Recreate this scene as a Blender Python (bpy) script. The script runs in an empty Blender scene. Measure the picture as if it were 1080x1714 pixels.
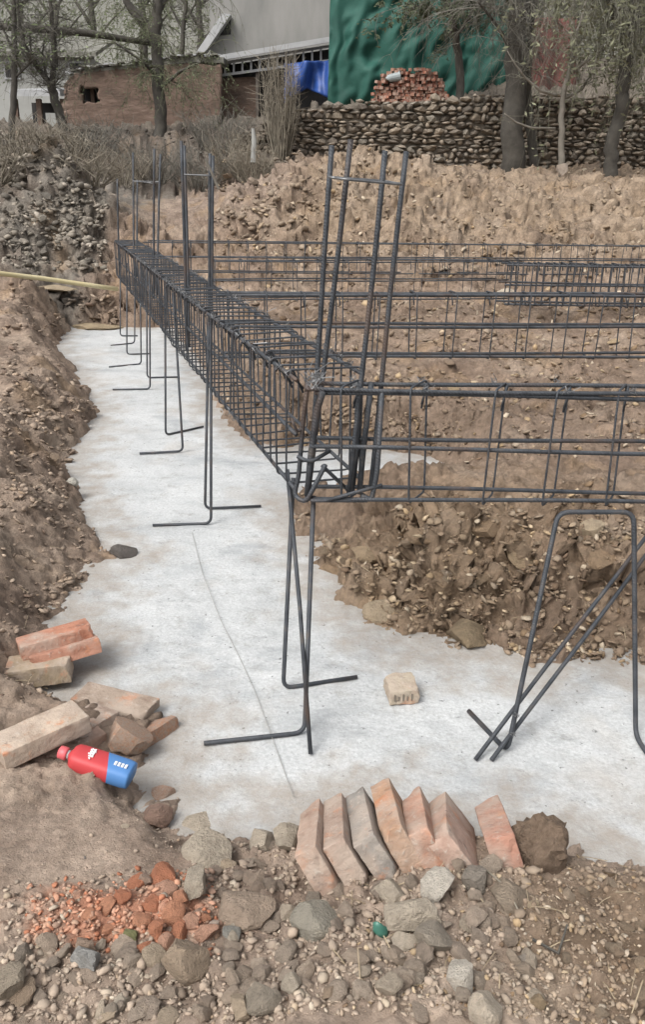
import bpy, bmesh, math, random
import numpy as np
from mathutils import Vector, Matrix, Euler

# ------------------------------------------------------------------ camera, light, exposure
SC = bpy.context.scene
C = SC.collection
CAM_H, PITCH, ROLL, FPX = 1.55, math.radians(21.0), math.radians(1.0), 1400.0
cam_d = bpy.data.cameras.new('camera')
cam_d.sensor_fit = 'VERTICAL'; cam_d.sensor_height = 36.0
cam_d.lens = 36.0 * FPX / 1714.0
cam_d.clip_start = 0.05; cam_d.clip_end = 900.0
cam = bpy.data.objects.new('camera', cam_d); C.objects.link(cam)
CAM_M = Matrix.Translation((0, 0, CAM_H)) @ Matrix.Rotation(math.pi / 2 - PITCH, 4, 'X') @ Matrix.Rotation(ROLL, 4, 'Z')
cam.matrix_world = CAM_M
SC.camera = cam

SUN_EL, SUN_AZ = math.radians(52), math.radians(-140)     # azimuth from +Y towards +X
world = bpy.data.worlds.new('World'); SC.world = world; world.use_nodes = True
wn, wl = world.node_tree.nodes, world.node_tree.links
wn.clear()
w_out = wn.new('ShaderNodeOutputWorld'); w_bg = wn.new('ShaderNodeBackground')
w_sky = wn.new('ShaderNodeTexSky'); w_sky.sky_type = 'NISHITA'; w_sky.sun_disc = False
w_sky.sun_elevation = SUN_EL; w_sky.sun_rotation = SUN_AZ
w_sky.air_density = 1.0; w_sky.dust_density = 5.0; w_sky.ozone_density = 1.0
w_hs = wn.new('ShaderNodeHueSaturation'); w_hs.inputs['Saturation'].default_value = 0.22   # overcast: a grey cloud layer
wl.new(w_sky.outputs[0], w_hs.inputs['Color']); wl.new(w_hs.outputs[0], w_bg.inputs[0]); wl.new(w_bg.outputs[0], w_out.inputs[0])
w_bg.inputs[1].default_value = 0.15
sun_d = bpy.data.lights.new('sun', 'SUN'); sun_d.energy = 1.3; sun_d.angle = math.radians(25); sun_d.color = (1.0, 0.98, 0.95)
sun = bpy.data.objects.new('sun', sun_d); C.objects.link(sun)
sun_dir = Vector((math.cos(SUN_EL) * math.sin(SUN_AZ), math.cos(SUN_EL) * math.cos(SUN_AZ), math.sin(SUN_EL)))
sun.rotation_euler = sun_dir.to_track_quat('Z', 'Y').to_euler()
SC.view_settings.view_transform = 'Standard'; SC.view_settings.look = 'None'
SC.view_settings.gamma = 1.0; SC.view_settings.use_curve_mapping = False
SC.view_settings.exposure = 0.55

# ------------------------------------------------------------------ helpers
R3 = CAM_M.to_3x3()
CAMP = Vector((0, 0, CAM_H))
def ray(px, py):
    return R3 @ Vector(((px - 540) / FPX, (857 - py) / FPX, -1.0))
def Pz(px, py, z=0.0):                      # surveyed point at a known height
    d = ray(px, py); return CAMP + d * ((z - CAM_H) / d.z)
def Py(px, py, y):                          # surveyed point at a known distance
    d = ray(px, py); return CAMP + d * (y / d.y)

def tag(o, label=None, cat=None, group=None, kind=None):
    if label: o['label'] = label
    if cat: o['category'] = cat
    if group: o['group'] = group
    if kind: o['kind'] = kind
    return o
def thing(name, label, cat, loc=(0, 0, 0), group=None, rot=None):
    o = bpy.data.objects.new(name, None); C.objects.link(o)
    o.empty_display_size = 0.1; o.location = loc
    if rot is not None: o.rotation_euler = rot
    return tag(o, label, cat, group)

class MB:
    def __init__(s): s.v = []; s.f = []; s.col = None; s.off = (0, 0, 0)
    def add(s, vs, fs):
        n = len(s.v); s.v.extend([tuple(v) for v in vs]); s.f.extend([tuple(i + n for i in f) for f in fs])
    def box(s, c, size, M=None):
        hx, hy, hz = size[0] / 2, size[1] / 2, size[2] / 2
        vs = [Vector((x, y, z)) for x in (-hx, hx) for y in (-hy, hy) for z in (-hz, hz)]
        if M is not None: vs = [M @ v for v in vs]
        c = Vector(c)
        s.add([c + v for v in vs], [(0, 1, 3, 2), (4, 6, 7, 5), (0, 4, 5, 1), (2, 3, 7, 6), (0, 2, 6, 4), (1, 5, 7, 3)])
    def prism(s, pts, d):                    # polygon swept along a vector
        n = len(pts); d = Vector(d)
        a = [Vector(p) for p in pts]; b = [p + d for p in a]
        s.add(a + b, [tuple(range(n))[::-1], tuple(range(n, 2 * n))] + [(i, (i + 1) % n, n + (i + 1) % n, n + i) for i in range(n)])
    def tube(s, pts, r, n=6, cap=True, closed=False):
        pts = [Vector(p) for p in pts]; m = len(pts)
        rs = r if isinstance(r, (list, tuple)) else [r] * m
        t0 = (pts[1] - pts[0]).normalized()
        u = t0.orthogonal().normalized()
        vs = []
        for i, p in enumerate(pts):
            if closed: t = (pts[(i + 1) % m] - pts[i - 1])
            else: t = pts[min(i + 1, m - 1)] - pts[max(i - 1, 0)]
            if t.length < 1e-9: t = t0
            t.normalize(); u = (u - t * u.dot(t))
            u = u.normalized() if u.length > 1e-6 else t.orthogonal().normalized()
            w = t.cross(u)
            for k in range(n):
                a = 2 * math.pi * k / n
                vs.append(p + (u * math.cos(a) + w * math.sin(a)) * rs[i])
        fs = []
        for i in range(m if closed else m - 1):
            j = (i + 1) % m
            for k in range(n):
                l = (k + 1) % n
                fs.append((i * n + k, i * n + l, j * n + l, j * n + k))
        if cap and not closed:
            fs.append(tuple(range(n))[::-1]); fs.append(tuple((m - 1) * n + k for k in range(n)))
        s.add(vs, fs)
    def mesh(s, name, mat=None, smooth=False):
        me = bpy.data.meshes.new(name); me.from_pydata(s.v, [], s.f); me.update()
        if mat: me.materials.append(mat)
        if smooth: me.polygons.foreach_set('use_smooth', [True] * len(me.polygons))
        return me
    def build(s, name, mat, parent=None, smooth=False):
        return link(name, s.mesh(name, mat, smooth), parent)
def link(name, me, parent=None, loc=None, rot=None, scale=None):
    o = bpy.data.objects.new(name, me); C.objects.link(o)
    if parent is not None:                   # meshes are built in world space: keep them there
        o.parent = parent; 
        o.matrix_parent_inverse = Matrix.LocRotScale(parent.location, parent.rotation_euler, parent.scale).inverted()
    if loc is not None: o.location = loc
    if rot is not None: o.rotation_euler = rot
    if scale is not None: o.scale = scale
    return o

def fillet(pts, r, n=5):
    pts = [Vector(p) for p in pts]; out = [pts[0]]
    for i in range(1, len(pts) - 1):
        a, b, c = pts[i - 1], pts[i], pts[i + 1]
        d1, d2 = (a - b), (c - b)
        q = min(r, d1.length * .45, d2.length * .45)
        p1, p2 = b + d1.normalized() * q, b + d2.normalized() * q
        for k in range(n + 1):
            t = k / n; out.append(p1 * (1 - t) ** 2 + b * 2 * t * (1 - t) + p2 * t * t)
    out.append(pts[-1]); return out
def sag(p0, p1, n, amp, rng):
    p0, p1 = Vector(p0), Vector(p1); out = []
    ph = rng.uniform(0, 6)
    for i in range(n + 1):
        t = i / n
        out.append(p0.lerp(p1, t) + Vector((amp * .5 * math.sin(ph + 5 * t), amp * .4 * math.cos(2 * ph + 4 * t), amp * math.sin(ph + 7 * t))))
    return out

# ------------------------------------------------------------------ noise (numpy)
def _h(ix, iy, s):
    ix = ix.astype(np.uint32); iy = iy.astype(np.uint32)
    h = ix * np.uint32(374761393) + iy * np.uint32(668265263) + np.uint32((s * 2246822519) & 0xffffffff)
    h = (h ^ (h >> np.uint32(13))) * np.uint32(1274126177)
    h = h ^ (h >> np.uint32(16))
    return h.astype(np.float64) / 4294967295.0
def vnoise(x, y, s=0):
    x = np.asarray(x, float); y = np.asarray(y, float)
    ix = np.floor(x); iy = np.floor(y); fx = x - ix; fy = y - iy
    ix = ix.astype(np.int64); iy = iy.astype(np.int64)
    u = fx * fx * fx * (fx * (fx * 6 - 15) + 10); v = fy * fy * fy * (fy * (fy * 6 - 15) + 10)
    def g(dx, dy):
        a = _h(ix + dx, iy + dy, s) * 2 * math.pi
        return np.cos(a) * (fx - dx) + np.sin(a) * (fy - dy)
    n0 = g(0, 0) * (1 - u) + g(1, 0) * u; n1 = g(0, 1) * (1 - u) + g(1, 1) * u
    return (n0 * (1 - v) + n1 * v) * 1.5
def fbm(x, y, s=0, o=4, gain=.5):
    t = 0; a = 1.0; f = 1.0
    for i in range(o):
        t = t + a * vnoise(x * f + 17.3 * i, y * f - 9.1 * i, s + i); a *= gain; f *= 2.07
    return t
def worley(x, y, s=0):
    x = np.asarray(x, float); y = np.asarray(y, float)
    ix = np.floor(x).astype(np.int64); iy = np.floor(y).astype(np.int64)
    f1 = np.full(x.shape, 9.0); f2 = np.full(x.shape, 9.0); cid = np.zeros(x.shape)
    for dx in (-1, 0, 1):
        for dy in (-1, 0, 1):
            jx, jy = ix + dx, iy + dy
            d = np.hypot(jx + _h(jx, jy, s) - x, jy + _h(jx, jy, s + 7) - y)
            c = _h(jx, jy, s + 13)
            m = d < f1
            f2 = np.where(m, f1, np.minimum(f2, d)); cid = np.where(m, c, cid); f1 = np.where(m, d, f1)
    return f1, f2, cid
def facets(x, y, s=0, tilt=.5):
    x = np.asarray(x, float); y = np.asarray(y, float)
    ix = np.floor(x).astype(np.int64); iy = np.floor(y).astype(np.int64)
    best = np.full(x.shape, 9.0); h = np.zeros(x.shape)
    for dx in (-1, 0, 1):
        for dy in (-1, 0, 1):
            jx, jy = ix + dx, iy + dy
            ex = x - jx - _h(jx, jy, s); ey = y - jy - _h(jx, jy, s + 7); d = np.hypot(ex, ey)
            c = _h(jx, jy, s + 13) - .5 + tilt * 2 * (ex * (_h(jx, jy, s + 17) - .5) + ey * (_h(jx, jy, s + 23) - .5))
            m = d < best; h = np.where(m, c, h); best = np.where(m, d, best)
    return h
def sstep(a, b, x):
    t = np.clip((x - a) / (b - a), 0, 1); return t * t * (3 - 2 * t)

# ------------------------------------------------------------------ materials
def nt(m): return m.node_tree.nodes, m.node_tree.links
def material(name, cols, scale=8.0, detail=6.0, rough=.9, bump=.2, bscale=40.0, coords='Object', metallic=0.0, spread=(.3, .7), bdist=.01, objcol=False, attr=None, vary=0.0, stretch=None):
    m = bpy.data.materials.new(name); m.use_nodes = True
    n, l = nt(m); b = n['Principled BSDF']
    b.inputs['Roughness'].default_value = rough; b.inputs['Metallic'].default_value = metallic
    tc = n.new('ShaderNodeTexCoord'); src = tc.outputs[coords]
    if stretch:
        mp = n.new('ShaderNodeMapping'); mp.inputs['Scale'].default_value = stretch; l.new(src, mp.inputs[0]); src = mp.outputs[0]
    if objcol or vary:
        oi = n.new('ShaderNodeObjectInfo')
        ad = n.new('ShaderNodeVectorMath'); ad.operation = 'MULTIPLY_ADD'; ad.inputs[1].default_value = (7, 5, 3)
        l.new(oi.outputs['Random'], ad.inputs[0]); l.new(src, ad.inputs[2]); src = ad.outputs[0]
    no = n.new('ShaderNodeTexNoise'); no.inputs['Scale'].default_value = scale; no.inputs['Detail'].default_value = detail; no.inputs['Roughness'].default_value = .62
    l.new(src, no.inputs['Vector'])
    cr = n.new('ShaderNodeValToRGB'); e = cr.color_ramp.elements
    while len(e) < len(cols): e.new(.5)
    for i, c in enumerate(cols):
        e[i].position = spread[0] + (spread[1] - spread[0]) * i / max(1, len(cols) - 1); e[i].color = (*c, 1)
    l.new(no.outputs['Fac'], cr.inputs[0]); col = cr.outputs[0]
    if objcol or attr:
        mx = n.new('ShaderNodeMix'); mx.data_type = 'RGBA'; mx.blend_type = 'MULTIPLY'; mx.inputs[0].default_value = 1
        if attr:
            at = n.new('ShaderNodeAttribute'); at.attribute_name = attr; l.new(at.outputs['Color'], mx.inputs[6])
        else: l.new(oi.outputs['Color'], mx.inputs[6])
        l.new(col, mx.inputs[7]); col = mx.outputs[2]
    if vary:
        hs = n.new('ShaderNodeHueSaturation'); mr = n.new('ShaderNodeMapRange')
        mr.inputs[3].default_value = 1 - vary; mr.inputs[4].default_value = 1 + vary
        l.new(oi.outputs['Random'], mr.inputs[0]); l.new(mr.outputs[0], hs.inputs['Value']); l.new(col, hs.inputs['Color']); col = hs.outputs[0]
    l.new(col, b.inputs['Base Color'])
    if bump:
        n2 = n.new('ShaderNodeTexNoise'); n2.inputs['Scale'].default_value = bscale; n2.inputs['Detail'].default_value = 5; n2.inputs['Roughness'].default_value = .65
        l.new(src, n2.inputs['Vector'])
        bp = n.new('ShaderNodeBump'); bp.inputs['Strength'].default_value = bump; bp.inputs['Distance'].default_value = bdist
        l.new(n2.outputs['Fac'], bp.inputs['Height']); l.new(bp.outputs[0], b.inputs['Normal'])
    return m

M_STEEL = material('dark_steel', [(.030, .034, .040), (.060, .066, .075), (.115, .095, .078)], 18, 7, .55, .5, 190, metallic=.25, spread=(.32, .78), bdist=.003)
def ribbed(m):
    n, l = nt(m); b = n['Principled BSDF']; bp0 = [k for k in n if k.type == 'BUMP'][0]; tc = [k for k in n if k.type == 'TEX_COORD'][0]
    wv = n.new('ShaderNodeTexWave'); wv.bands_direction = 'DIAGONAL'; wv.inputs['Scale'].default_value = 62; wv.inputs['Distortion'].default_value = .4; l.new(tc.outputs['Object'], wv.inputs['Vector'])
    bp = n.new('ShaderNodeBump'); bp.inputs['Strength'].default_value = .55; bp.inputs['Distance'].default_value = .0015
    l.new(wv.outputs['Fac'], bp.inputs['Height']); l.new(bp0.outputs[0], bp.inputs['Normal']); l.new(bp.outputs[0], b.inputs['Normal'])
    no = n.new('ShaderNodeTexNoise'); no.inputs['Scale'].default_value = 5.5; no.inputs['Detail'].default_value = 7; l.new(tc.outputs['Object'], no.inputs['Vector'])
    mr = n.new('ShaderNodeMapRange'); mr.inputs[1].default_value = .55; mr.inputs[2].default_value = .72; mr.inputs[4].default_value = .6; l.new(no.outputs['Fac'], mr.inputs[0])
    src = b.inputs['Base Color'].links[0].from_socket; mx = n.new('ShaderNodeMix'); mx.data_type = 'RGBA'; l.new(mr.outputs[0], mx.inputs[0]); l.new(src, mx.inputs[6]); mx.inputs[7].default_value = (.115, .068, .042, 1); l.new(mx.outputs[2], b.inputs['Base Color'])
ribbed(M_STEEL)
M_STEEL_B = material('steel_with_rust', [(.03, .033, .04), (.05, .05, .055), (.10, .07, .05)], 9, 5, .55, .2, 120, metallic=.3, spread=(.3, .75), bdist=.003)
M_WIRE = material('tie_wire_metal', [(.12, .125, .13), (.25, .25, .25)], 30, 3, .45, 0, metallic=.6)
def brick_material():
    m = material('fired_clay_brick', [(.66, .56, .50), (.95, .92, .88), (1.2, 1.15, 1.1)], 16, 9, .93, .9, 60, objcol=True, spread=(.3, .68), bdist=.006)
    n, l = nt(m); b = n['Principled BSDF']; src = b.inputs['Base Color'].links[0].from_socket
    vec = [k for k in n if k.type == 'TEX_NOISE'][0].inputs['Vector'].links[0].from_socket
    def layer(src, scale, lo, hi, col, top, det=7):
        no = n.new('ShaderNodeTexNoise'); no.inputs['Scale'].default_value = scale; no.inputs['Detail'].default_value = det; no.inputs['Roughness'].default_value = .65; l.new(vec, no.inputs['Vector'])
        mr = n.new('ShaderNodeMapRange'); mr.inputs[1].default_value = lo; mr.inputs[2].default_value = hi; mr.inputs[4].default_value = top; l.new(no.outputs['Fac'], mr.inputs[0])
        mx = n.new('ShaderNodeMix'); mx.data_type = 'RGBA'; l.new(mr.outputs[0], mx.inputs[0]); l.new(src, mx.inputs[6]); mx.inputs[7].default_value = (*col, 1); return mx.outputs[2]
    src = layer(src, 11, .56, .64, (.46, .19, .09), .8)          # fresh chipped clay
    src = layer(src, 7.5, .42, .60, (.40, .325, .265), .75)      # mortar and dust
    src = layer(src, 24, .66, .72, (.12, .09, .08), .6, 3)       # burnt spots
    src = layer(src, 60, .60, .68, (.45, .39, .33), .55, 4)
    l.new(src, b.inputs['Base Color']); return m
M_BRICK = brick_material()
M_STONE = material('fieldstone', [(.72, .70, .67), (.95, .94, .92), (1.12, 1.09, 1.05)], 2.6, 9, .95, .7, 9, objcol=True, spread=(.3, .7), bdist=.05)
M_PEBBLE = material('loose_stone', [(.75, .74, .72), (1.1, 1.08, 1.05)], 25, 5, .93, .4, 90, attr='tint', bdist=.004)
M_BARK = material('tree_bark', [(.045, .041, .035), (.095, .086, .072)], 6, 6, .95, .6, 20, bdist=.02)
M_BARKP = material('pale_bark', [(.16, .145, .12), (.26, .235, .2)], 6, 6, .9, .3, 30, bdist=.01)

# ------------------------------------------------------------------ ground shape
def poly_px(l): return np.array([[Pz(a, b, 0).x, Pz(a, b, 0).y] for a, b in l])
STRIP_L = poly_px([(118, 548), (100, 572), (96, 590), (128, 622), (150, 655), (168, 690), (146, 735), (128, 775), (130, 812), (150, 855), (178, 905),
    (196, 935), (165, 978), (128, 1010), (120, 1040), (150, 1060), (160, 1085), (135, 1115), (120, 1150), (200, 1165), (255, 1178), (292, 1200), (305, 1250), (268, 1290), (300, 1325), (350, 1362), (420, 1372), (500, 1352),
    (560, 1340), (700, 1352), (800, 1362), (870, 1376), (960, 1400), (1080, 1424), (1300, 1452), (1600, 1480),
    (1600, 1150), (1300, 1135), (1080, 1122), (980, 1118), (900, 1130), (820, 1108), (740, 1100), (660, 1082), (600, 1045), (566, 1008), (560, 985), (528, 945), (488, 895), (478, 850), (455, 790), (420, 742), (385, 722), (362, 690), (348, 640), (330, 600), (300, 566), (290, 548)])
yA, yB = 4.15, 5.15
STRIP_C = np.array([[-1.25, yA], [-.3, yA - .05], [.3, yA + .05], [.62, yA + .12], [.72, yA + .28], [.8, 4.7], [.68, 4.98], [.4, yB], [-.5, yB + .05], [-1.4, yB]])
def sdist(x, y, poly):
    n = len(poly); d = np.full(x.shape, 1e9); ins = np.zeros(x.shape, bool)
    for i in range(n):
        ax, ay = poly[i]; bx, by = poly[(i + 1) % n]
        ex, ey = bx - ax, by - ay; L = ex * ex + ey * ey + 1e-12
        t = np.clip(((x - ax) * ex + (y - ay) * ey) / L, 0, 1)
        d = np.minimum(d, (x - ax - t * ex) ** 2 + (y - ay - t * ey) ** 2)
        c = ((ay > y) != (by > y)) & (x < ex * (y - ay) / (ey if abs(ey) > 1e-12 else 1e-12) + ax)
        ins ^= c
    d = np.sqrt(d); return np.where(ins, -d, d)
def strip_sd(x, y):
    x = np.asarray(x, float); y = np.asarray(y, float)
    out = np.full(x.shape, 9.0)
    m = (y > .8) & (y < 13) & (x > -5) & (x < 4)
    if m.any():
        xx, yy = x[m], y[m]
        out[m] = np.minimum(sdist(xx, yy, STRIP_L), sdist(xx, yy, STRIP_C))
    return out

CTRL = []
def cp(px, py, y): p = Py(px, py, y); CTRL.append((p.x, p.y, p.z))
for a in [(540, 1714, 1.02), (0, 1714, 1.05), (1080, 1714, 1.0), (0, 1500, 1.35), (270, 1500, 1.36), (540, 1500, 1.36), (800, 1500, 1.34), (1080, 1500, 1.33), (0, 1330, 1.70), (200, 1330, 1.72),
    (650, 1430, 1.50), (900, 1420, 1.53), (1080, 1450, 1.53), (420, 1430, 1.55), (-300, 1500, 1.3), (1400, 1520, 1.3), (1500, 1714, 1.0),
    (0, 1200, 2.02), (120, 1220, 2.02), (0, 1100, 2.35), (60, 1100, 2.45), (0, 1000, 2.58), (60, 1000, 2.8), (0, 900, 2.9), (80, 900, 3.25), (0, 800, 3.5), (60, 800, 3.8), (0, 700, 4.5), (90, 700, 4.9), (0, 600, 6.0), (70, 600, 6.7), (0, 520, 8.0), (80, 520, 8.8), (0, 470, 9.5),
    (-200, 1000, 2.2), (-300, 700, 3.6), (-300, 520, 6.5), (-200, 1300, 1.65), (150, 480, 10.1), (100, 500, 10.2), (195, 470, 10.6),
    (560, 870, 2.98), (600, 852, 3.2), (800, 862, 3.15), (1000, 884, 3.1), (1080, 868, 3.2), (700, 1000, 2.78), (900, 1000, 2.78), (1000, 1010, 2.75), (640, 960, 2.85), (1300, 900, 3.1),
    (1000, 720, 4.6), (1080, 700, 4.7), (700, 640, 5.6), (900, 640, 5.6), (560, 620, 5.8), (900, 560, 7.0), (600, 560, 7.0), (700, 500, 8.5), (1000, 500, 8.2), (450, 520, 7.6), (640, 450, 10.0), (1000, 430, 10.6), (500, 450, 10), (400, 420, 11), (300, 400, 12.4), (250, 360, 14), (300, 330, 17), (200, 338, 16), (350, 440, 10),
    (480, 330, 12), (600, 244, 13.5), (560, 290, 12.7), (700, 286, 13.3), (800, 300, 14), (900, 305, 14), (1080, 318, 14), (1080, 380, 12), (850, 370, 11.4), (600, 380, 11.2), (1300, 310, 14), (420, 320, 13), (390, 345, 12.6),
    (600, 266, 17), (1000, 280, 18.5), (750, 283, 18.5), (500, 268, 18.3), (1300, 284, 18.5), (850, 296, 16), (1000, 302, 16), (520, 272, 19.5), (650, 276, 19.5), (800, 279, 19.5), (950, 282, 19.5), (1100, 284, 19.5), (1300, 286, 19.5),
    (1000, 95, 27), (1250, 90, 27), (900, 105, 27),
    (0, 450, 10.0), (0, 380, 10.8), (0, 300, 11.6), (100, 240, 12.4), (0, 260, 12.3), (-200, 260, 12), (130, 425, 10.8), (60, 430, 10.5), (150, 300, 12.0), (120, 340, 11.5), (178, 330, 13.2), (190, 390, 12.6), (-200, 450, 9.6),
    (0, 240, 15), (300, 322, 17.8), (300, 235, 19.6), (180, 240, 19.0), (440, 262, 18.5), (430, 228, 20), (700, 182, 21), (1000, 182, 21), (1300, 182, 21), (200, 218, 24), (300, 216, 26), (0, 205, 24), (-250, 215, 22)]: cp(*a)
CTRL += [(0, -1.5, .2), (-3, -1, .3), (3, -1, .3), (-60, 80, 9), (60, 80, 11), (0, 80, 9), (0, 300, 80), (-250, 300, 80), (250, 300, 80), (0, 150, 34), (-90, 150, 34), (90, 150, 34), (-40, 30, 4), (40, 30, 4.5), (-25, 5, 1.2), (25, 5, 1.0), (-12, 8, 1.0), (12, 8, .9), (-250, -2, 3), (250, -2, 3), (0, 40, 5)]  # far points raise an added hill that hides the white sky
CTRL = np.array(CTRL)
def uv_(x, y):
    q = np.maximum(y, -2.5) + 3.2
    return 2.2 * x / q, 3.0 * np.log(q)
cu, cv = uv_(CTRL[:, 0], CTRL[:, 1])
_K = np.hypot(cu[:, None] - cu[None], cv[:, None] - cv[None])
_w = np.linalg.solve(np.block([[_K + np.eye(len(cu)) * .002, np.ones((len(cu), 1))], [np.ones((1, len(cu))), np.zeros((1, 1))]]), np.append(CTRL[:, 2], 0))
def base_h(x, y):
    u, v = uv_(x, y); out = np.full(u.shape, _w[-1])
    for i in range(len(cu)): out = out + _w[i] * np.hypot(u - cu[i], v - cv[i])
    return out
TROD = [(Pz(110, 1400, .15), .30, .16), (Pz(190, 1340, .15), .18, .10)]
def trodden(x, y):                           # patches walked smooth
    t = np.zeros(x.shape)
    for c, rx, ry in TROD: t = np.maximum(t, 1 - sstep(.6, 1.25, np.hypot((x - c.x) / rx, (y - c.y) / ry) + .25 * vnoise(x * 7, y * 7, 5)))
    c = Py(285, 350, 14.5)
    t = np.maximum(t, .8 * (1 - sstep(.5, 1.2, np.hypot((x - c.x) / 1.1, (y - c.y) / 2.6))))
    return t
def smooth_patch(x, y): return sstep(-.05, .35, fbm(x * 1.5, y * 1.2, 200, 3)) * sstep(1.7, 2.2, y)
def H(x, y, part=None):
    x = np.asarray(x, float); y = np.asarray(y, float)
    sd = strip_sd(x, y) + (.055 * fbm(x * 5, y * 5, 31, 5, .62)) * (y < 13)
    b = base_h(x, y)
    tr = trodden(x, y); rough = 1 - .9 * tr
    inner = np.exp(-((x - .55) / .8) ** 2 - ((y - 3.0) / .45) ** 2)
    far = sstep(6, 12, y); hide = 1 - sstep(30, 60, y)
    wid = .26 + .14 * sstep(-.6, -.9, x) * sstep(2.2, 2.8, y) + .22 * sstep(-.5, .1, x) * sstep(2.2, 2.6, y) * (1 - sstep(3.6, 4.2, y)); k = np.clip(sd / wid, 0, 1) ** .9; k = .5 * k + .5 * sstep(0, 1, k); lo = -.07
    lump = .075 * fbm(x * 2.6, y * 2.6, 3, 4) * (.55 + .9 * inner) * sstep(0, .5, np.abs(y)) + far * .11 * fbm(x * .9, y * .9, 9, 4) * hide
    fore = 1 - .5 * sstep(2.2, 1.6, y)
    zs = b + lump * fore * rough
    zs = np.where(sd > .9, zs, lo + (np.maximum(zs, .02) - lo) * (k * .86 + .14 * sstep(-.01, .05, sd)))
    if part == 's': return zs
    v = y + 1.25 * zs                          # noise runs along the slope, so steep faces are as lumpy as flat ones
    w1 = fbm(x * 6, v * 6, 2, 2); w2 = fbm(x * 6, v * 6, 8, 2)
    f1, f2, cid = worley(x * 5.5 + .45 * w1, v * 6.5 + .45 * w2, 21)
    clod = ((np.clip(f2 - f1, 0, .5) - .2) * .12 * cid + (cid - .5) * .055) * (.6 + .8 * inner)
    m1, m2, mid_ = worley(x * 12 + 3 + .5 * w2, v * 13 + .5 * w1, 22)
    clod = clod + (1 - sstep(7, 14, y)) * (np.clip(m2 - m1, 0, .35) * .10 * np.maximum(mid_ - .3, 0) + (mid_ - .5) * .014) * (.7 + .7 * inner)
    near = 1 - sstep(5, 10, y)
    calm = smooth_patch(x, y); clod = clod * (1 - .55 * calm)
    jag = (1 - .72 * calm) * (1 - .4 * sstep(-.5, -.9, x) * sstep(2.1, 2.6, y) * near) * (.6 + .7 * inner) * (1 - .75 * sstep(2.2, 1.7, y))
    clod = clod * .55 + jag * (.075 * facets(x * 5 + .25 * w1, v * 6 + .25 * w2, 121, .9) + (1 - sstep(8, 14, y)) * .040 * facets(x * 12 + .3 * w2, v * 14 + .3 * w1, 131, 1.0))
    g1, g2, gid = worley(x * 26, v * 27, 41)
    fine = near * (.016 * facets(x * 31, v * 34, 141, 1.0) * jag + np.clip(g2 - g1, 0, .4) * .034 * gid ** 2 + .010 * fbm(x * 30, v * 30, 12, 3))
    r1, r2, rid = worley(x * 2.4, v * 2.4, 61)
    fclod = far * (.13 * facets(x * 2.6 + .3 * w1, v * 3.4 + .3 * w2, 151, 1.0) + .07 * facets(x * 6.5, v * 8, 161, 1.0) + (np.clip(r2 - r1, 0, .5) - .3) * .13 * rid + .06 * fbm(x * 4.5, v * 4.5, 88, 4)) * hide
    kk = np.where(sd > .9, 1, .12 * sstep(-.02, .03, sd) + .88 * sstep(.01, .10, sd))
    dt = (clod * fore + fine + fclod) * rough * kk + (1 - rough) * .004 * fbm(x * 40, y * 40, 14, 3)
    if part == 'd': return zs, dt
    out = zs + dt
    return out
def H3(x, y):                                # surface point pushed out along the slope's own normal
    zs, dt = H(x, y, 'd'); e = .03
    gx = np.clip((H(x + e, y, 's') - zs) / e, -1.6, 1.6); gy = np.clip((H(x, y + e, 's') - zs) / e, -1.6, 1.6)
    n = np.sqrt(gx * gx + gy * gy + 1); return x - gx / n * dt, y - gy / n * dt, zs + dt / n
def h1(x, y): return float(H(np.array([x]), np.array([y]))[0])
_ts = np.geomspace(.7, 40, 1500)
def hit(px, py):                             # where the sight line meets the ground
    d = ray(px, py); d = d / d.y
    x, y, z = d.x * _ts, _ts, CAM_H + d.z * _ts
    g = np.maximum(H(x, y), np.where(strip_sd(x, y) < 0, 0, -9))
    i = int(np.argmax(z < g)) if (z < g).any() else len(_ts) - 1
    return Vector((x[i], y[i], g[i]))

def grid_mesh(name, xs, ys, zs, keep=None):
    ny, nx = xs.shape
    co = np.stack([xs, ys, zs], -1).reshape(-1, 3)
    i = np.arange(ny * nx).reshape(ny, nx)
    q = np.stack([i[:-1, :-1], i[:-1, 1:], i[1:, 1:], i[1:, :-1]], -1).reshape(-1, 4)
    if keep is not None:
        kq = keep.reshape(-1)[q].any(1); q = q[kq]
        used = np.unique(q); rm = np.full(ny * nx, -1); rm[used] = np.arange(len(used)); co = co[used]; q = rm[q]
    else: used = None
    me = bpy.data.meshes.new(name)
    me.vertices.add(len(co)); me.vertices.foreach_set('co', co.ravel())
    me.loops.add(q.size); me.loops.foreach_set('vertex_index', q.ravel().astype(np.int32))
    me.polygons.add(len(q)); me.polygons.foreach_set('loop_start', np.arange(0, q.size, 4, dtype=np.int32))
    me.polygons.foreach_set('loop_total', np.full(len(q), 4, np.int32))
    me.update(calc_edges=True); me.validate()
    me.polygons.foreach_set('use_smooth', np.ones(len(q), bool))
    return me, used
def set_col(me, name, rgb):
    a = me.attributes.new(name, 'FLOAT_COLOR', 'POINT')
    a.data.foreach_set('color', np.concatenate([rgb, np.ones((len(rgb), 1))], 1).ravel().astype(np.float32))

ROWS = np.concatenate([np.linspace(-2.2, .55, 24)[:-1], np.geomspace(.55, 15, 640), np.geomspace(15, 320, 90)[1:]])
T = np.linspace(-1, 1, 500)
TT = .30 * T + .70 * T ** 5 * np.abs(T) ** .5
TT = TT / TT[-1]
GX = TT[None, :] * (4.2 + 1.5 * np.maximum(ROWS, 0))[:, None]
GY = np.repeat(ROWS[:, None], 500, 1)
PX_, PY_, GZ = H3(GX, GY)
me_g, _ = grid_mesh('ground', PX_, PY_, GZ)

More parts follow.
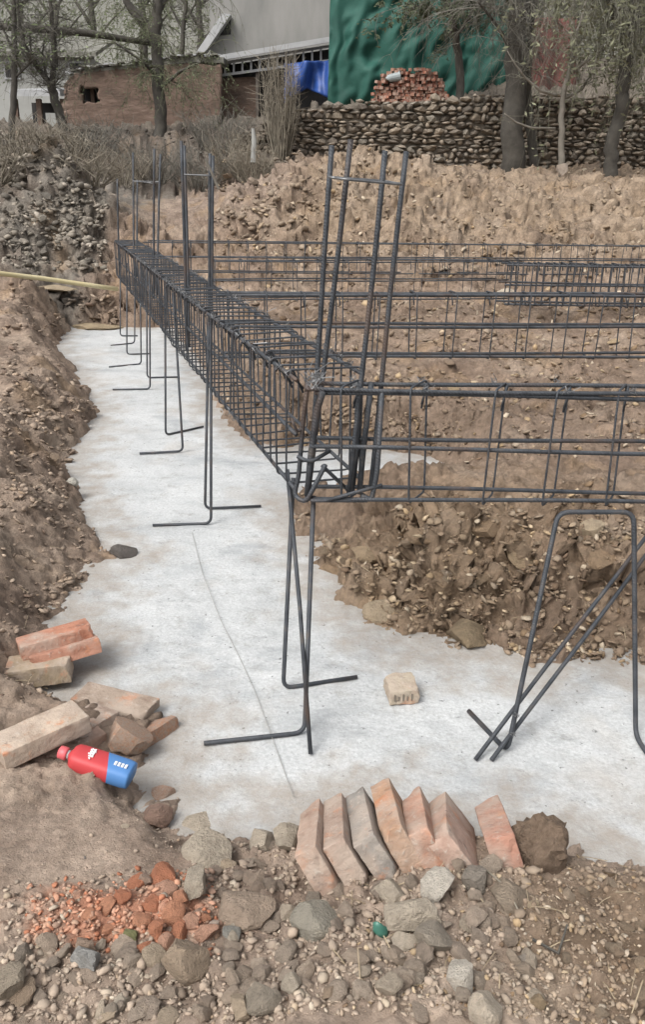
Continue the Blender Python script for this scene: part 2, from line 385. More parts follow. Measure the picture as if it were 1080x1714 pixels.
def soil_col(x, y):
    n = len(x)
    col = np.array([.275, .205, .150])[None].repeat(n, 0)                       # grey tan, trampled
    def mixc(c, k): 
        nonlocal col
        k = np.clip(k, 0, 1)[:, None]; col = col * (1 - k) + np.array(c)[None] * k
    mixc((.215, .150, .100), sstep(1.9, 2.4, y) * .9)                           # dug soil
    inner = np.exp(-((x - .45) / 1.1) ** 2 - ((y - 3.1) / .6) ** 2)
    mixc((.255, .175, .100), inner * .85)                                        # yellow-brown spoil heap
    mixc((.225, .165, .118), sstep(-.55, -.9, x) * sstep(1.95, 2.5, y) * (1 - sstep(8, 10, y)))
    mixc((.20, .138, .085), sstep(.25, .55, x + .15 * vnoise(x * 6, y * 6, 77)) * sstep(1.62, 1.35, y) )   # damp brown earth, foreground
    mixc((.26, .19, .122), sstep(9, 11.5, y) * sstep(-1.2, 0, x))              # far mound
    mixc((.23, .17, .125), sstep(11, 13, y) * sstep(0, -1, x))
    mixc((.155, .137, .112), sstep(9.3, 10.2, y) * sstep(-2.6, -3.1, x))          # weathered rubble bank
    mixc((.12, .10, .08), sstep(17.0, 18.2, y) * sstep(-.2, -1.2, x))         # leaf litter, with the bushes' shade put into its dark colour
    v = fbm(x * 1.7, y * 1.7, 91, 5)
    mixc((.30, .23, .165), sstep(.1, .7, v) * .5); mixc((.15, .10, .07), sstep(.1, .8, -v) * .45)
    mixc((.27, .175, .085), sstep(.25, .7, fbm(x * 2.2, y * 2.2, 55, 4)) * .45 * sstep(1.9, 2.5, y))
    o = Pz(200, 1535, .16)
    dd = np.hypot((x - o.x) / .22, (y - o.y) / .085) + .5 * fbm(x * 12, y * 12, 66, 4)
    mixc((.44, .175, .085), (1 - sstep(.5, 1.2, dd)) * .8)                   # crushed brick dust
    o2 = Pz(130, 1110, .05)
    mixc((.32, .17, .13), (1 - sstep(.4, 1.1, np.hypot((x - o2.x) / .16, (y - o2.y) / .18) + .4 * fbm(x * 9, y * 9, 67, 3))) * .5)
    mixc((.17, .175, .15), sstep(45, 80, y) * .9)                              # added far hill, pale in place of the sky it hides
    mixc((.13, .11, .085), sstep(20.5, 21.5, y) * (1 - sstep(45, 60, y)))
    lum = col.mean(1, keepdims=True); col = (col * .76 + lum * .24) * (1.14 + .30 * sstep(2.3, 1.7, y) + .24 * sstep(-.5, -.9, x) * sstep(1.9, 2.4, y) * (1 - sstep(8.5, 10, y)))[:, None]
    return col
set_col(me_g, 'soil', soil_col(GX.ravel(), GY.ravel()))
def soil_material():
    m = bpy.data.materials.new('dug_earth'); m.use_nodes = True
    n, l = nt(m); b = n['Principled BSDF']; b.inputs['Roughness'].default_value = .97
    b.inputs['Specular IOR Level'].default_value = .2
    tc = n.new('ShaderNodeTexCoord'); at = n.new('ShaderNodeAttribute'); at.attribute_name = 'soil'
    def noise(s, d=6, r=.65):
        k = n.new('ShaderNodeTexNoise'); k.inputs['Scale'].default_value = s; k.inputs['Detail'].default_value = d; k.inputs['Roughness'].default_value = r
        l.new(tc.outputs['Object'], k.inputs['Vector']); return k.outputs['Fac']
    cr = n.new('ShaderNodeValToRGB'); e = cr.color_ramp.elements
    e[0].position = .3; e[0].color = (.55, .52, .5, 1); e[1].position = .72; e[1].color = (1.45, 1.45, 1.45, 1)
    l.new(noise(6.5, 10, .72), cr.inputs[0])
    mx = n.new('ShaderNodeMix'); mx.data_type = 'RGBA'; mx.blend_type = 'MULTIPLY'; mx.inputs[0].default_value = 1
    l.new(at.outputs['Color'], mx.inputs[6]); l.new(cr.outputs[0], mx.inputs[7])
    vo = n.new('ShaderNodeTexVoronoi'); vo.inputs['Scale'].default_value = 55; l.new(tc.outputs['Object'], vo.inputs['Vector'])
    cr2 = n.new('ShaderNodeValToRGB'); e = cr2.color_ramp.elements
    e[0].position = .0; e[0].color = (.75, .75, .75, 1); e[1].position = 1; e[1].color = (1.25, 1.22, 1.2, 1)
    l.new(vo.outputs['Color'], cr2.inputs[0])
    mx2 = n.new('ShaderNodeMix'); mx2.data_type = 'RGBA'; mx2.blend_type = 'MULTIPLY'; mx2.inputs[0].default_value = .8
    l.new(mx.outputs[2], mx2.inputs[6]); l.new(cr2.outputs[0], mx2.inputs[7]); l.new(mx2.outputs[2], b.inputs['Base Color'])
    bp = n.new('ShaderNodeBump'); bp.inputs['Strength'].default_value = .8; bp.inputs['Distance'].default_value = .03
    l.new(noise(38, 8, .75), bp.inputs['Height']); l.new(bp.outputs[0], b.inputs['Normal'])
    return m
me_g.materials.append(soil_material())
ground = link('ground', me_g); tag(ground, 'brown dug earth and trampled soil around the foundation trench', kind='structure')

# concrete blinding in the trench
sel = (ROWS > .9) & (ROWS < 12)
cx, cy = GX[sel], GY[sel]
sdc = strip_sd(cx, cy)
cz = .006 * fbm(cx * 2.1, cy * 2.1, 71, 4) + .0025 * fbm(cx * 14, cy * 14, 72, 3)
me_c, used = grid_mesh('concrete_strip', cx, cy, cz, sdc < .14)
ed = sdc.ravel()[used]; ux, uy = cx.ravel()[used], cy.ravel()[used]
edge = 1 - sstep(-.26, .02, ed + .16 * fbm(ux * 6, uy * 6, 73, 6, .62))
edge = 1 - edge
set_col(me_c, 'stain', np.stack([edge, edge, edge], 1))
def concrete_material():
    m = bpy.data.materials.new('pale_concrete'); m.use_nodes = True
    n, l = nt(m); b = n['Principled BSDF']; b.inputs['Roughness'].default_value = .85
    tc = n.new('ShaderNodeTexCoord')
    def noise(s, d=6, r=.6, stretch=None, dist=0):
        k = n.new('ShaderNodeTexNoise'); k.inputs['Scale'].default_value = s; k.inputs['Detail'].default_value = d; k.inputs['Roughness'].default_value = r; k.inputs['Distortion'].default_value = dist
        src = tc.outputs['Object']
        if stretch:
            mp = n.new('ShaderNodeMapping'); mp.inputs['Scale'].default_value = stretch; mp.inputs['Rotation'].default_value = (0, 0, .15); l.new(src, mp.inputs[0]); src = mp.outputs[0]
        l.new(src, k.inputs['Vector']); return k.outputs['Fac']
    def ramp(src, stops):
        cr = n.new('ShaderNodeValToRGB'); e = cr.color_ramp.elements
        while len(e) < len(stops): e.new(.5)
        for i, (p, c) in enumerate(stops): e[i].position = p; e[i].color = (*c, 1)
        l.new(src, cr.inputs[0]); return cr.outputs[0]
    def mix(a, bb, fac, mode='MIX'):
        x = n.new('ShaderNodeMix'); x.data_type = 'RGBA'; x.blend_type = mode
        if isinstance(fac, float): x.inputs[0].default_value = fac
        else: l.new(fac, x.inputs[0])
        l.new(a, x.inputs[6])
        if isinstance(bb, tuple): x.inputs[7].default_value = (*bb, 1)
        else: l.new(bb, x.inputs[7])
        return x.outputs[2]
    base = ramp(noise(1.9, 10, .68), [(.3, (.37, .38, .379)), (.5, (.46, .47, .468)), (.7, (.52, .527, .522))])
    sm = ramp(noise(3.6, 10, .78, (1, 2.0, 1), .2), [(.55, (0, 0, 0)), (.74, (.8, .8, .8))])
    gr = ramp(noise(85, 4, .7), [(.35, (.86, .86, .86)), (.65, (1.14, 1.14, 1.14))])
    base = mix(base, gr, 1.0, 'MULTIPLY')
    x = mix(base, (.20, .207, .208), sm)
    x = mix(x, (.24, .225, .20), ramp(noise(8.5, 9, .75), [(.55, (0, 0, 0)), (.72, (.75, .75, .75))]))
    x = mix(x, (.27, .285, .295), ramp(noise(1.4, 8, .7, (1, 1.7, 1), .5), [(.53, (0, 0, 0)), (.66, (.7, .7, .7))]))
    x = mix(x, (.37, .325, .275), ramp(noise(1.6, 5, .6), [(.55, (0, 0, 0)), (.75, (.6, .6, .6))]))
    sp = ramp(noise(46, 4, .6), [(.65, (0, 0, 0)), (.71, (.9, .9, .9))])
    x = mix(x, (.12, .12, .115), sp)
    at = n.new('ShaderNodeAttribute'); at.attribute_name = 'stain'
    st = n.new('ShaderNodeMath'); st.operation = 'MULTIPLY'; st.use_clamp = True; l.new(at.outputs['Fac'], st.inputs[0])
    st2 = n.new('ShaderNodeMath'); st2.operation = 'MULTIPLY_ADD'; st2.inputs[1].default_value = 1.6; st2.inputs[2].default_value = -.1; l.new(noise(12, 6, .7), st2.inputs[0]); l.new(st2.outputs[0], st.inputs[1])
    x = mix(x, (.31, .275, .235), st.outputs[0])
    l.new(x, b.inputs['Base Color'])
    bp = n.new('ShaderNodeBump'); bp.inputs['Strength'].default_value = .6; bp.inputs['Distance'].default_value = .010
    l.new(noise(45, 8, .7), bp.inputs['Height']); l.new(bp.outputs[0], b.inputs['Normal'])
    return m
me_c.materials.append(concrete_material())
concrete = link('concrete_strip', me_c); tag(concrete, 'pale grey concrete bed cast in the bottom of the foundation trench', kind='structure')

# ------------------------------------------------------------------ far background: hill, buildings, wall
rng = random.Random(5)
def noisy_grid(nx, ny, f):
    vs, fs = [], []
    for j in range(ny + 1):
        for i in range(nx + 1): vs.append(f(i / nx, j / ny))
    for j in range(ny):
        for i in range(nx):
            a = j * (nx + 1) + i; fs.append((a, a + 1, a + nx + 2, a + nx + 1))
    return vs, fs

M_GREY = material('grey_render', [(.17, .168, .16), (.235, .23, .215), (.28, .27, .255)], 1.1, 7, .9, .15, 12, coords='Object', stretch=(1.3, 1, .35), bdist=.02)
M_WHITE = material('old_whitewash', [(.24, .24, .225), (.34, .34, .32)], .8, 6, .9, .1, 10)
M_ADOBE = material('mud_brick', [(.085, .062, .048), (.14, .095, .072), (.205, .145, .115)], 1.6, 10, .95, .6, 6, bdist=.05, stretch=(1, 1, 3.2))
M_DARK = material('painted_interior_shade', [(.02, .02, .021), (.04, .037, .035)], 3, 3, .9, 0)  # near-black colour stands for the shade inside openings
M_WOOD = material('weathered_wood', [(.07, .055, .045), (.14, .12, .10)], 5, 6, .85, .2, 30)
M_TRIM = material('grey_fascia', [(.30, .305, .31), (.40, .40, .40)], 3, 5, .7, .1, 20)
M_ROOF = material('mossy_tile', [(.09, .085, .065), (.17, .165, .14), (.24, .23, .21)], 3, 7, .95, .6, 15, bdist=.03)
M_BLUE = material('blue_tarpaulin', [(.012, .04, .16), (.03, .09, .34)], 4, 4, .5, .2, 25)
M_GREEN = material('green_tarpaulin', [(.008, .058, .043), (.011, .076, .056), (.019, .092, .070)], 1.3, 6, .75, .25, 18, bdist=.02)
M_RED = material('faded_red_sheet', [(.10, .035, .03), (.17, .06, .05)], 2, 6, .8, .2, 12)

YB = 26.0
def qp(px, py, y=YB): return Py(px, py, y)
# grey rendered building
b0, b1 = qp(352, 130), qp(556, 130)
base = thing('grey_building', 'grey rendered building behind the lean-to roof, left of the green tarpaulin', 'building', (b0.x, YB, b0.z))
m = MB(); w = b1.x - b0.x
zt = qp(450, -120).z
m.box(((b0.x + b1.x) / 2, YB + 3.2, (b0.z - 1.5 + zt) / 2), (w, 6.0, zt - b0.z + 1.5)); m.build('wall', M_GREY, base)
m = MB(); m.box(((b0.x + b1.x) / 2, YB + 3.2, zt + .12), (w + .5, 6.6, .22)); m.build('roof', M_TRIM, base)
# slanted stair slab, and a dark block painted as the niche's shade
m = MB(); m.prism([qp(325, 92, 25.8), qp(344, 86, 25.8), qp(386, 24, 25.8), qp(372, 22, 25.8)], (0, .38, 0)); m.build('stair_slab', M_TRIM, base)
m = MB(); m.prism([qp(361, 60, 26.17), qp(386, 57, 26.17), qp(386, 28, 26.17), qp(377, 34, 26.17)], (0, .06, 0)); m.build('stair_opening_shade', M_DARK, base)
# lean-to
YL = 24.0
lt = thing('lean_to', 'lean-to shed with pale eaves board and small lattice panes over a dark opening', 'shed', (qp(450, 190, YL).x, YL, qp(450, 190, YL).z))
f0, f1_ = qp(352, 103, YL), qp(553, 68, YL)
m = MB(); a, b_ = qp(345, 101, YL - .2), qp(556, 66, YL - .2)
m.prism([a, b_, b_ + Vector((0, 2.0, .25)), a + Vector((0, 2.0, .25))], (0, 0, .07)); m.build('roof', M_ROOF, lt)
m = MB(); m.prism([a + Vector((0, -.03, -.06)), b_ + Vector((0, -.03, -.06)), b_ + Vector((0, -.03, .06)), a + Vector((0, -.03, .06))], (0, -.04, 0)); m.build('eaves_board', M_TRIM, lt)
t0, t1 = qp(362, 107, YL), qp(552, 77, YL); q0, q1 = qp(362, 127, YL), qp(552, 101, YL)
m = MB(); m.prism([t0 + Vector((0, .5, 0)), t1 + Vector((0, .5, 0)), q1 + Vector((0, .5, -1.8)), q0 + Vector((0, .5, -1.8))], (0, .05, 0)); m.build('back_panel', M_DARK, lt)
m = MB()
for u, v in ((t0, t1), (q0, q1)): m.prism([u + Vector((0, 0, -.03)), v + Vector((0, 0, -.03)), v + Vector((0, 0, .03)), u + Vector((0, 0, .03))], (0, .05, 0))
fr = m.build('lattice_frame', M_TRIM, lt)
for i in range(14):
    k = i / 13; m = MB(); p, q = t0.lerp(t1, k), q0.lerp(q1, k)
    m.prism([p + Vector((-.025, .006, -.03)), p + Vector((.025, .006, -.03)), q + Vector((.025, .006, .03)), q + Vector((-.025, .006, .03))], (0, .04, 0)); m.build('mullion', M_TRIM, fr)
for px in (362, 430, 552):
    m = MB(); k = (px - 362) / 190; q = q0.lerp(q1, k); m.box((q.x, YL + .1, q.z - .75), (.07, .07, 1.46)); m.build('post', M_WOOD, lt)
m = MB(); a, b_ = qp(360, 132, YL + .2), qp(432, 128, YL + .2)
m.prism([a, b_, b_ - Vector((0, 0, 1.3)), a - Vector((0, 0, 1.3))], (0, .15, 0)); m.build('brick_infill', M_ADOBE, lt)
# blue tarpaulin hanging from the lean-to
def blue(u, v):
    p = qp(476 + 76 * u, 106 - 6 * u + (66 - 22 * (1 - abs(2 * u - 1))) * v, YL - .25)
    return p + Vector((0, .12 * math.sin(9 * u + 3 * v) + .05 * math.sin(23 * u), 0))
m = MB(); m.add(*noisy_grid(24, 14, blue)); o = m.build('blue_tarpaulin', M_BLUE, None, True)
o.modifiers.new('thickness', 'SOLIDIFY').thickness = .01
tag(o, 'blue tarpaulin draped in the dark opening beside the green tarpaulin', 'tarpaulin')
# green tarpaulin on poles
YT = 22.6
def green(u, v):
    top = -14 + 6 * math.sin(3 * u); bot = 178 - 10 * u + 5 * math.sin(7 * u)
    p = qp(553 + 330 * u - 4 * v, top + (bot - top) * v, YT)
    w_ = float(fbm(np.array([u * 3.2]), np.array([v * 2.2 + u * 2]), 15, 3)[0])
    f = .055 * math.sin(30 * u - 3.0 * v * (1 - u) + 3.2 * w_) * (.35 + .65 * v) + .05 * math.sin(61 * u + 5 * v + 4 * w_)
    f += .09 * math.sin(8 * (u + .55 * v) + 2.5 * w_) + .05 * w_
    return p + Vector((0, f, 0))
m = MB(); m.add(*noisy_grid(120, 76, green)); gt = thing('green_tarpaulin', 'large creased green tarpaulin hung as a screen above the stone wall', 'tarpaulin', qp(690, 178, YT))
o = m.build('sheet', M_GREEN, gt, True); o.modifiers.new('thickness', 'SOLIDIFY').thickness = .012
m = MB()
for px in (556, 700, 880): m.tube([qp(px, 185, YT + .5), qp(px, -20, YT + .5)], .03, 6)
m.tube([qp(550, -16, YT + .42), qp(886, -16, YT + .42)], .03, 6)
m.build('pole_frame', M_WOOD, gt)
# red sheet
def red(u, v):
    p = qp(890 + 75 * u, 30 + 130 * v, YT + .3); return p + Vector((0, .08 * math.sin(11 * u + 2 * v), 0))
m = MB(); m.add(*noisy_grid(20, 16, red)); o = m.build('red_sheet', M_RED, None, True); o.modifiers.new('thickness', 'SOLIDIFY').thickness = .02
tag(o, 'faded dark red sheet hanging behind the trees at the stone wall', 'sheet')
# mud brick shed
YS = 23.5
sb = thing('mud_brick_shed', 'low red-brown mud brick shed with a rough roof edge and a small double window', 'shed', (qp(240, 215, YS).x, YS, qp(240, 215, YS).z))
def shed(px, py): return qp(px, py, YS)
TOPL = [(112, 150), (122, 128), (140, 122), (190, 118), (250, 112), (320, 108), (372, 112)]
m = MB()
def wall_f(u, v):
    px = 112 + 260 * u
    xs = [t[0] for t in TOPL]; ys = [t[1] for t in TOPL]
    top = float(np.interp(px, xs, ys)); p = shed(px, top + (240 - top) * v)
    return p + Vector((0, .014 * float(fbm(np.array([u * 30]), np.array([v * 30]), 18, 4)[0]), 0))
vs, fs = noisy_grid(70, 30, wall_f)
def in_win(f):
    c = sum((Vector(vs[i]) for i in f), Vector()) / 4
    u = (c.x - wa.x) / (wb.x - wa.x); w_ = (c.z - wb.z) / (wa.z - wb.z)
    return 0 < u < 1 and 0 < w_ < 1
wa, wb = shed(139, 147), shed(170, 173)
fs = [f for f in fs if not in_win(f)]
m.add(vs, fs); o = m.build('wall', M_ADOBE, sb, True); sm_ = o.modifiers.new('thickness', 'SOLIDIFY'); sm_.thickness = .25; sm_.offset = -1
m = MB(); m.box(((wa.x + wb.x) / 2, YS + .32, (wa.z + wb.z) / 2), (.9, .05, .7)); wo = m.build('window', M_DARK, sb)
m = MB(); m.box(((wa.x + wb.x) / 2 - .02, YS + .1, (wa.z + wb.z) / 2), (.09, .1, wa.z - wb.z + .05)); m.build('window_post', M_ADOBE, wo)
m = MB()
pr = [(118, 128), (140, 119), (200, 113), (260, 104), (330, 96), (376, 98), (376, 108), (330, 106), (260, 113), (200, 119), (140, 124), (118, 133)]
m.prism([shed(a, b) + Vector((0, -.25, 0)) for a, b in pr], (0, 2.4, .1)); m.build('roof', M_ROOF, sb)
for i in range(40):
    px = 122 + 250 * i / 40 + rng.uniform(-3, 3); p = shed(px, float(np.interp(px, [118, 140, 200, 260, 330, 376], [128, 119, 113, 104, 96, 98])) - 1)
    m = MB(); m.box(p + Vector((0, rng.uniform(-.3, -.1), rng.uniform(0, .04))), (rng.uniform(.1, .2), .3, .03), Euler((rng.uniform(-.2, .2), rng.uniform(-.2, .2), rng.uniform(-.4, .4))).to_matrix()); m.build('roof_tile', M_ROOF if i % 3 else M_TRIM, sb)
# right bay of the shed under the lean-to
# far-left houses
YW = 32.0
wb_ = thing('whitewashed_house', 'pale grey whitewashed house far behind the trees at the left', 'house', (qp(80, 200, YW).x, YW, qp(80, 200, YW).z))
a, b_ = qp(-90, 92, YW), qp(150, 92, YW); zb = qp(80, 215, YW).z
m = MB(); m.box(((a.x + b_.x) / 2, YW + 2.5, (a.z + zb) / 2), (b_.x - a.x, 5, a.z - zb)); m.build('wall', M_WHITE, wb_)
m = MB(); m.prism([Vector((a.x - .3, YW - .4, a.z - .02)), Vector((b_.x + .3, YW - .4, a.z - .02)), Vector((b_.x + .3, YW + 2.5, a.z + .8)), Vector((a.x - .3, YW + 2.5, a.z + .8))], (0, 0, .12)); m.build('roof', M_ROOF, wb_)
for px in (20, 128):
    m = MB(); p = qp(px, 118, YW); m.box((p.x, YW - .02, p.z), (.55, .1, .55)); f = m.build('window', M_TRIM, wb_)
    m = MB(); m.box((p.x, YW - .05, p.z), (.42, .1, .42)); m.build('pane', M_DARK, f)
YO = 25.0
op = thing('open_shed', 'low open shed with a pale roof edge and dark inside at the far left', 'shed', (qp(60, 215, YO).x, YO, qp(60, 215, YO).z))
a, b_ = qp(22, 163, YO), qp(106, 163, YO)
m = MB(); m.prism([a + Vector((0, -.3, 0)), b_ + Vector((0, -.3, 0)), b_ + Vector((0, 1.6, .22)), a + Vector((0, 1.6, .22))], (0, 0, .16)); m.build('roof', M_TRIM, op)
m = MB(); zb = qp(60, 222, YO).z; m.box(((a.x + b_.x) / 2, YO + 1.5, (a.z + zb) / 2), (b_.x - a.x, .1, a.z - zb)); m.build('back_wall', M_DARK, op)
for px in (24, 64, 104):
    m = MB(); p = qp(px, 165, YO); m.box((p.x, YO, (p.z + zb) / 2 - .01), (.13, .13, p.z - zb)); m.build('post', M_ADOBE, op)
m = MB(); a, b_ = qp(76, 189, YO - .1), qp(99, 219, YO - .1); m.box(((a.x + b_.x) / 2, YO - .1, (a.z + b_.z) / 2), (b_.x - a.x, .06, a.z - b_.z)); o = m.build('white_panel', M_WHITE)
m2 = MB(); tag(o, 'small white panel leaning at the front of the open shed, far left', 'panel')

# rocks: angular prototypes
def rock_mesh(name, seed, sub, mat, cuts=7, flat=.75, deep=.38):
    r = random.Random(seed); bm = bmesh.new(); bmesh.ops.create_icosphere(bm, subdivisions=sub, radius=1)
    pl = []
    for _ in range(cuts):
        v = Vector((r.gauss(0, 1), r.gauss(0, 1), r.gauss(0, 1))).normalized(); pl.append((v, r.uniform(deep, .78)))
    for v in bm.verts:
        for n_, d in pl:
            k = v.co.dot(n_) - d
            if k > 0: v.co -= n_ * k * .93
        v.co *= 1 + .05 * r.uniform(-1, 1)
        v.co.z *= flat
    me = bpy.data.meshes.new(name); bm.to_mesh(me); bm.free(); me.materials.append(mat)
    me.polygons.foreach_set('use_smooth', [True] * len(me.polygons)); me.set_sharp_from_angle(angle=math.radians(24))
    return me
ROCKS = [rock_mesh('stone', 100 + i, 3, M_STONE, 8 + i % 4, .6 + .1 * (i % 4)) for i in range(16)]
FAR_ROCKS = [rock_mesh('stone', 300 + i, 1, M_STONE, 9, .9) for i in range(10)]

# dry stone wall
YD = 19.3
dsw = thing('dry_stone_wall', 'long dry stone wall of small grey-brown stones below the green tarpaulin', 'wall', (qp(780, 280, YD).x, YD, qp(780, 280, YD).z))
wx0, wx1 = qp(400, 200, YD).x, qp(1180, 200, YD).x
zbot = qp(780, 284, YD).z - .1
def wtop(x):
    u = (x - wx0) / (wx1 - wx0); px = 400 + 780 * u
    return qp(px, float(np.interp(px, [400, 480, 560, 630, 700, 760, 1180], [220, 186, 172, 170, 164, 160, 158])), YD).z
m = MB(); n_ = 40; pts = [Vector((wx0, YD + .05, zbot - .3))] + [Vector((wx1, YD + .05, zbot - .3))] + [Vector((wx1 + (wx0 - wx1) * i / n_, YD + .05, wtop(wx1 + (wx0 - wx1) * i / n_) - .06)) for i in range(n_ + 1)]
m.prism(pts, (0, .5, 0)); m.build('earth_core', material('wall_core', [(.14, .12, .095), (.20, .17, .135)], 4, 5, .95, .4, 20), dsw)
pal = [(.24, .20, .155), (.27, .23, .185), (.20, .17, .138), (.31, .26, .205), (.24, .215, .18), (.17, .145, .12), (.35, .30, .245)]
cand = []
z = zbot
while z < zbot + 2.2:
    hh = rng.choice([.05, .06, .075, .09, .12]) * rng.uniform(.9, 1.1); x = wx0 + rng.uniform(0, .1)
    while x < wx1:
        ln = rng.uniform(.08, .30)
        if z + hh < wtop(x) + .03: cand.append((x + ln / 2, z + hh / 2 + rng.uniform(-.022, .022), ln, hh * rng.uniform(.75, 1.2), rng.choice(pal), rng.random()))
        x += ln * rng.uniform(.96, 1.08)
    z += hh * 1.02
random.Random(3).shuffle(cand)
inview = sorted(cand, key=lambda c: -(c[2] * c[3] * (1 if wx0 + .4 < c[0] < wx1 - .7 else .05)))
for i, (x, z, ln, hh, c, q) in enumerate(inview[:300]):
    o = link('stone', FAR_ROCKS[i % 10], dsw); o.matrix_parent_inverse = Matrix()
    o.location = Vector((x, YD + rng.uniform(-.05, .05), z)) - Vector(dsw.location); o.scale = (ln * .66, .15, hh * .84); o.rotation_euler = (rng.uniform(-.2, .2), rng.uniform(-.12, .12), rng.uniform(-.2, .2)); f_ = rng.uniform(.8, 1.15); o.color = (c[0] * f_, c[1] * f_, c[2] * f_, 1)
def joined_rocks(name, items, mat, protos, parent=None, attr='tint'):
    """items: (loc, scale3, euler, colour); every rock is real geometry, joined in one mesh"""
    pv = [np.array([v.co for v in p.vertices]) for p in protos]; pf = [[tuple(f.vertices) for f in p.polygons] for p in protos]
    V, F, COL = [], [], []; n = 0
    pfa = [np.array(f, dtype=np.int64) for f in pf]
    for i, (loc, sc, eu, c) in enumerate(items):
        k = i % len(protos); Mx = np.array(eu.to_matrix())
        vv = (pv[k] * np.array(sc)) @ Mx.T + np.array(loc)
        V.append(vv); F.append(pfa[k] + n); n += len(vv); COL.append(np.repeat(np.array([c]), len(vv), 0))
    V = np.concatenate(V); F = np.concatenate(F); COL = np.concatenate(COL)
    me = bpy.data.meshes.new(name); me.vertices.add(len(V)); me.vertices.foreach_set('co', V.ravel())
    me.loops.add(F.size); me.loops.foreach_set('vertex_index', F.ravel().astype(np.int32))
    me.polygons.add(len(F)); me.polygons.foreach_set('loop_start', np.arange(0, F.size, 3, dtype=np.int32)); me.polygons.foreach_set('loop_total', np.full(len(F), 3, np.int32))
    me.update(calc_edges=True); set_col(me, attr, COL); me.materials.append(mat)
    o = link(name, me, parent); return o
tag(joined_rocks('small_wall_stones', [((x, YD + rng.uniform(-.04, .05), z), (ln * .64, .15, hh * .84), Euler((rng.uniform(-.2, .2), rng.uniform(-.12, .12), 0)), tuple(np.array(c) * (.75 + .4 * q))) for x, z, ln, hh, c, q in inview[300:]], M_PEBBLE, FAR_ROCKS, dsw), kind='stuff')

# brick meshes
def brick_mesh(name, seed, sx=.053, sy=.24, sz=.115, chip=.0028, res=1):
    r = random.Random(seed); bm = bmesh.new(); bmesh.ops.create_cube(bm, size=1)
    for v in bm.verts: v.co = Vector((v.co.x * sx, v.co.y * sy, v.co.z * sz))
    if res:
        bmesh.ops.bevel(bm, geom=bm.edges[:], offset=.005, segments=2, affect='EDGES', profile=.6)
        bmesh.ops.subdivide_edges(bm, edges=[e for e in bm.edges if e.calc_length() > .03], cuts=6, use_grid_fill=True)
        bmesh.ops.triangulate(bm, faces=bm.faces[:])
        for v in bm.verts:
            q = v.co * 40
            k = fbm(np.array([q.x + seed * 3.1]), np.array([q.y * .7 + q.z * 1.3]), seed, 3)[0]
            v.co += v.co.normalized() * chip * (k - .2)
            if r.random() < .03: v.co *= .985
        # a knocked corner
        for _ in range(2):
            sg = (r.choice((-1, 1)), r.choice((-1, 1)), r.choice((-1, 1)))
            nrm = Vector((sg[0] * r.uniform(.5, 1), sg[1] * r.uniform(.5, 1), sg[2] * r.uniform(.5, 1))).normalized()
            cut = abs(nrm.x) * sx / 2 + abs(nrm.y) * sy / 2 + abs(nrm.z) * sz / 2 - r.uniform(.012, .024)
            for v in bm.verts:
                k = v.co.dot(nrm) - cut
                if k > 0: v.co -= nrm * k * .9
    me = bpy.data.meshes.new(name); bm.to_mesh(me); bm.free(); me.materials.append(M_BRICK)
    if res: me.polygons.foreach_set('use_smooth', [True] * len(me.polygons)); me.set_sharp_from_angle(angle=math.radians(30))
    return me
BRICKS = [brick_mesh('brick', 10 + i) for i in range(6)]
# heap of bricks by the tarpaulin
YH = 21.4
bh = thing('brick_heap', 'rounded heap of red bricks on the stone wall against the green tarpaulin', 'brick heap', qp(688, 172, YH))
FB = brick_mesh('brick', 3, .24, .115, .06, res=0)
row = 0; zb = qp(688, 174, YH).z; cxh = qp(688, 172, YH).x
BH_ITEMS = []
while row < 11:
    half = .88 * math.sqrt(max(0, 1 - (row / 11.5) ** 2)); x = -half + (row % 2) * .06
    while x < half:
        for dpt in range(2):
            BH_ITEMS.append((x, dpt)); 
            if dpt == 0 and not (row > 3 and rng.random() < .12):
                o = link('brick', FB, bh); o.matrix_parent_inverse = Matrix()
                o.location = (x + rng.uniform(-.02, .02), rng.uniform(-.12, .03), row * .064 + .03); o.rotation_euler = (rng.uniform(-.15, .15), rng.uniform(-.12, .12), rng.uniform(-.9, .9) if row > 5 else rng.uniform(-.4, .4))
                o.scale = (rng.uniform(.45, 1) * .62, .9, 1); c = rng.choice([(.30, .105, .065), (.25, .09, .06), (.36, .15, .10), (.20, .085, .06), (.33, .19, .14)]); o.color = (*c, 1)
        x += .128
    row += 1
m = MB(); 
prof = [Vector((cxh - .86 * math.cos(a), YH + .05, zb + .64 * math.sin(a))) for a in [math.pi * i / 12 for i in range(13)]]
m.prism(prof, (0, .8, 0)); m.build('heap_core', M_ADOBE, bh)
# upturned bucket
m = MB(); p = qp(659, 134, YH - .1)
m.tube([p + Vector((-.13, 0, 0)), p + Vector((-.11, 0, .03)), p + Vector((.09, 0, .07)), p + Vector((.15, 0, .085))], [.07, .08, .10, .105], 14)
o = m.build('pale_bucket', material('pale_plastic', [(.26, .30, .30), (.34, .37, .37)], 4, 3, .5, 0), None); tag(o, 'pale grey bucket lying on its side at the top of the brick heap', 'bucket')

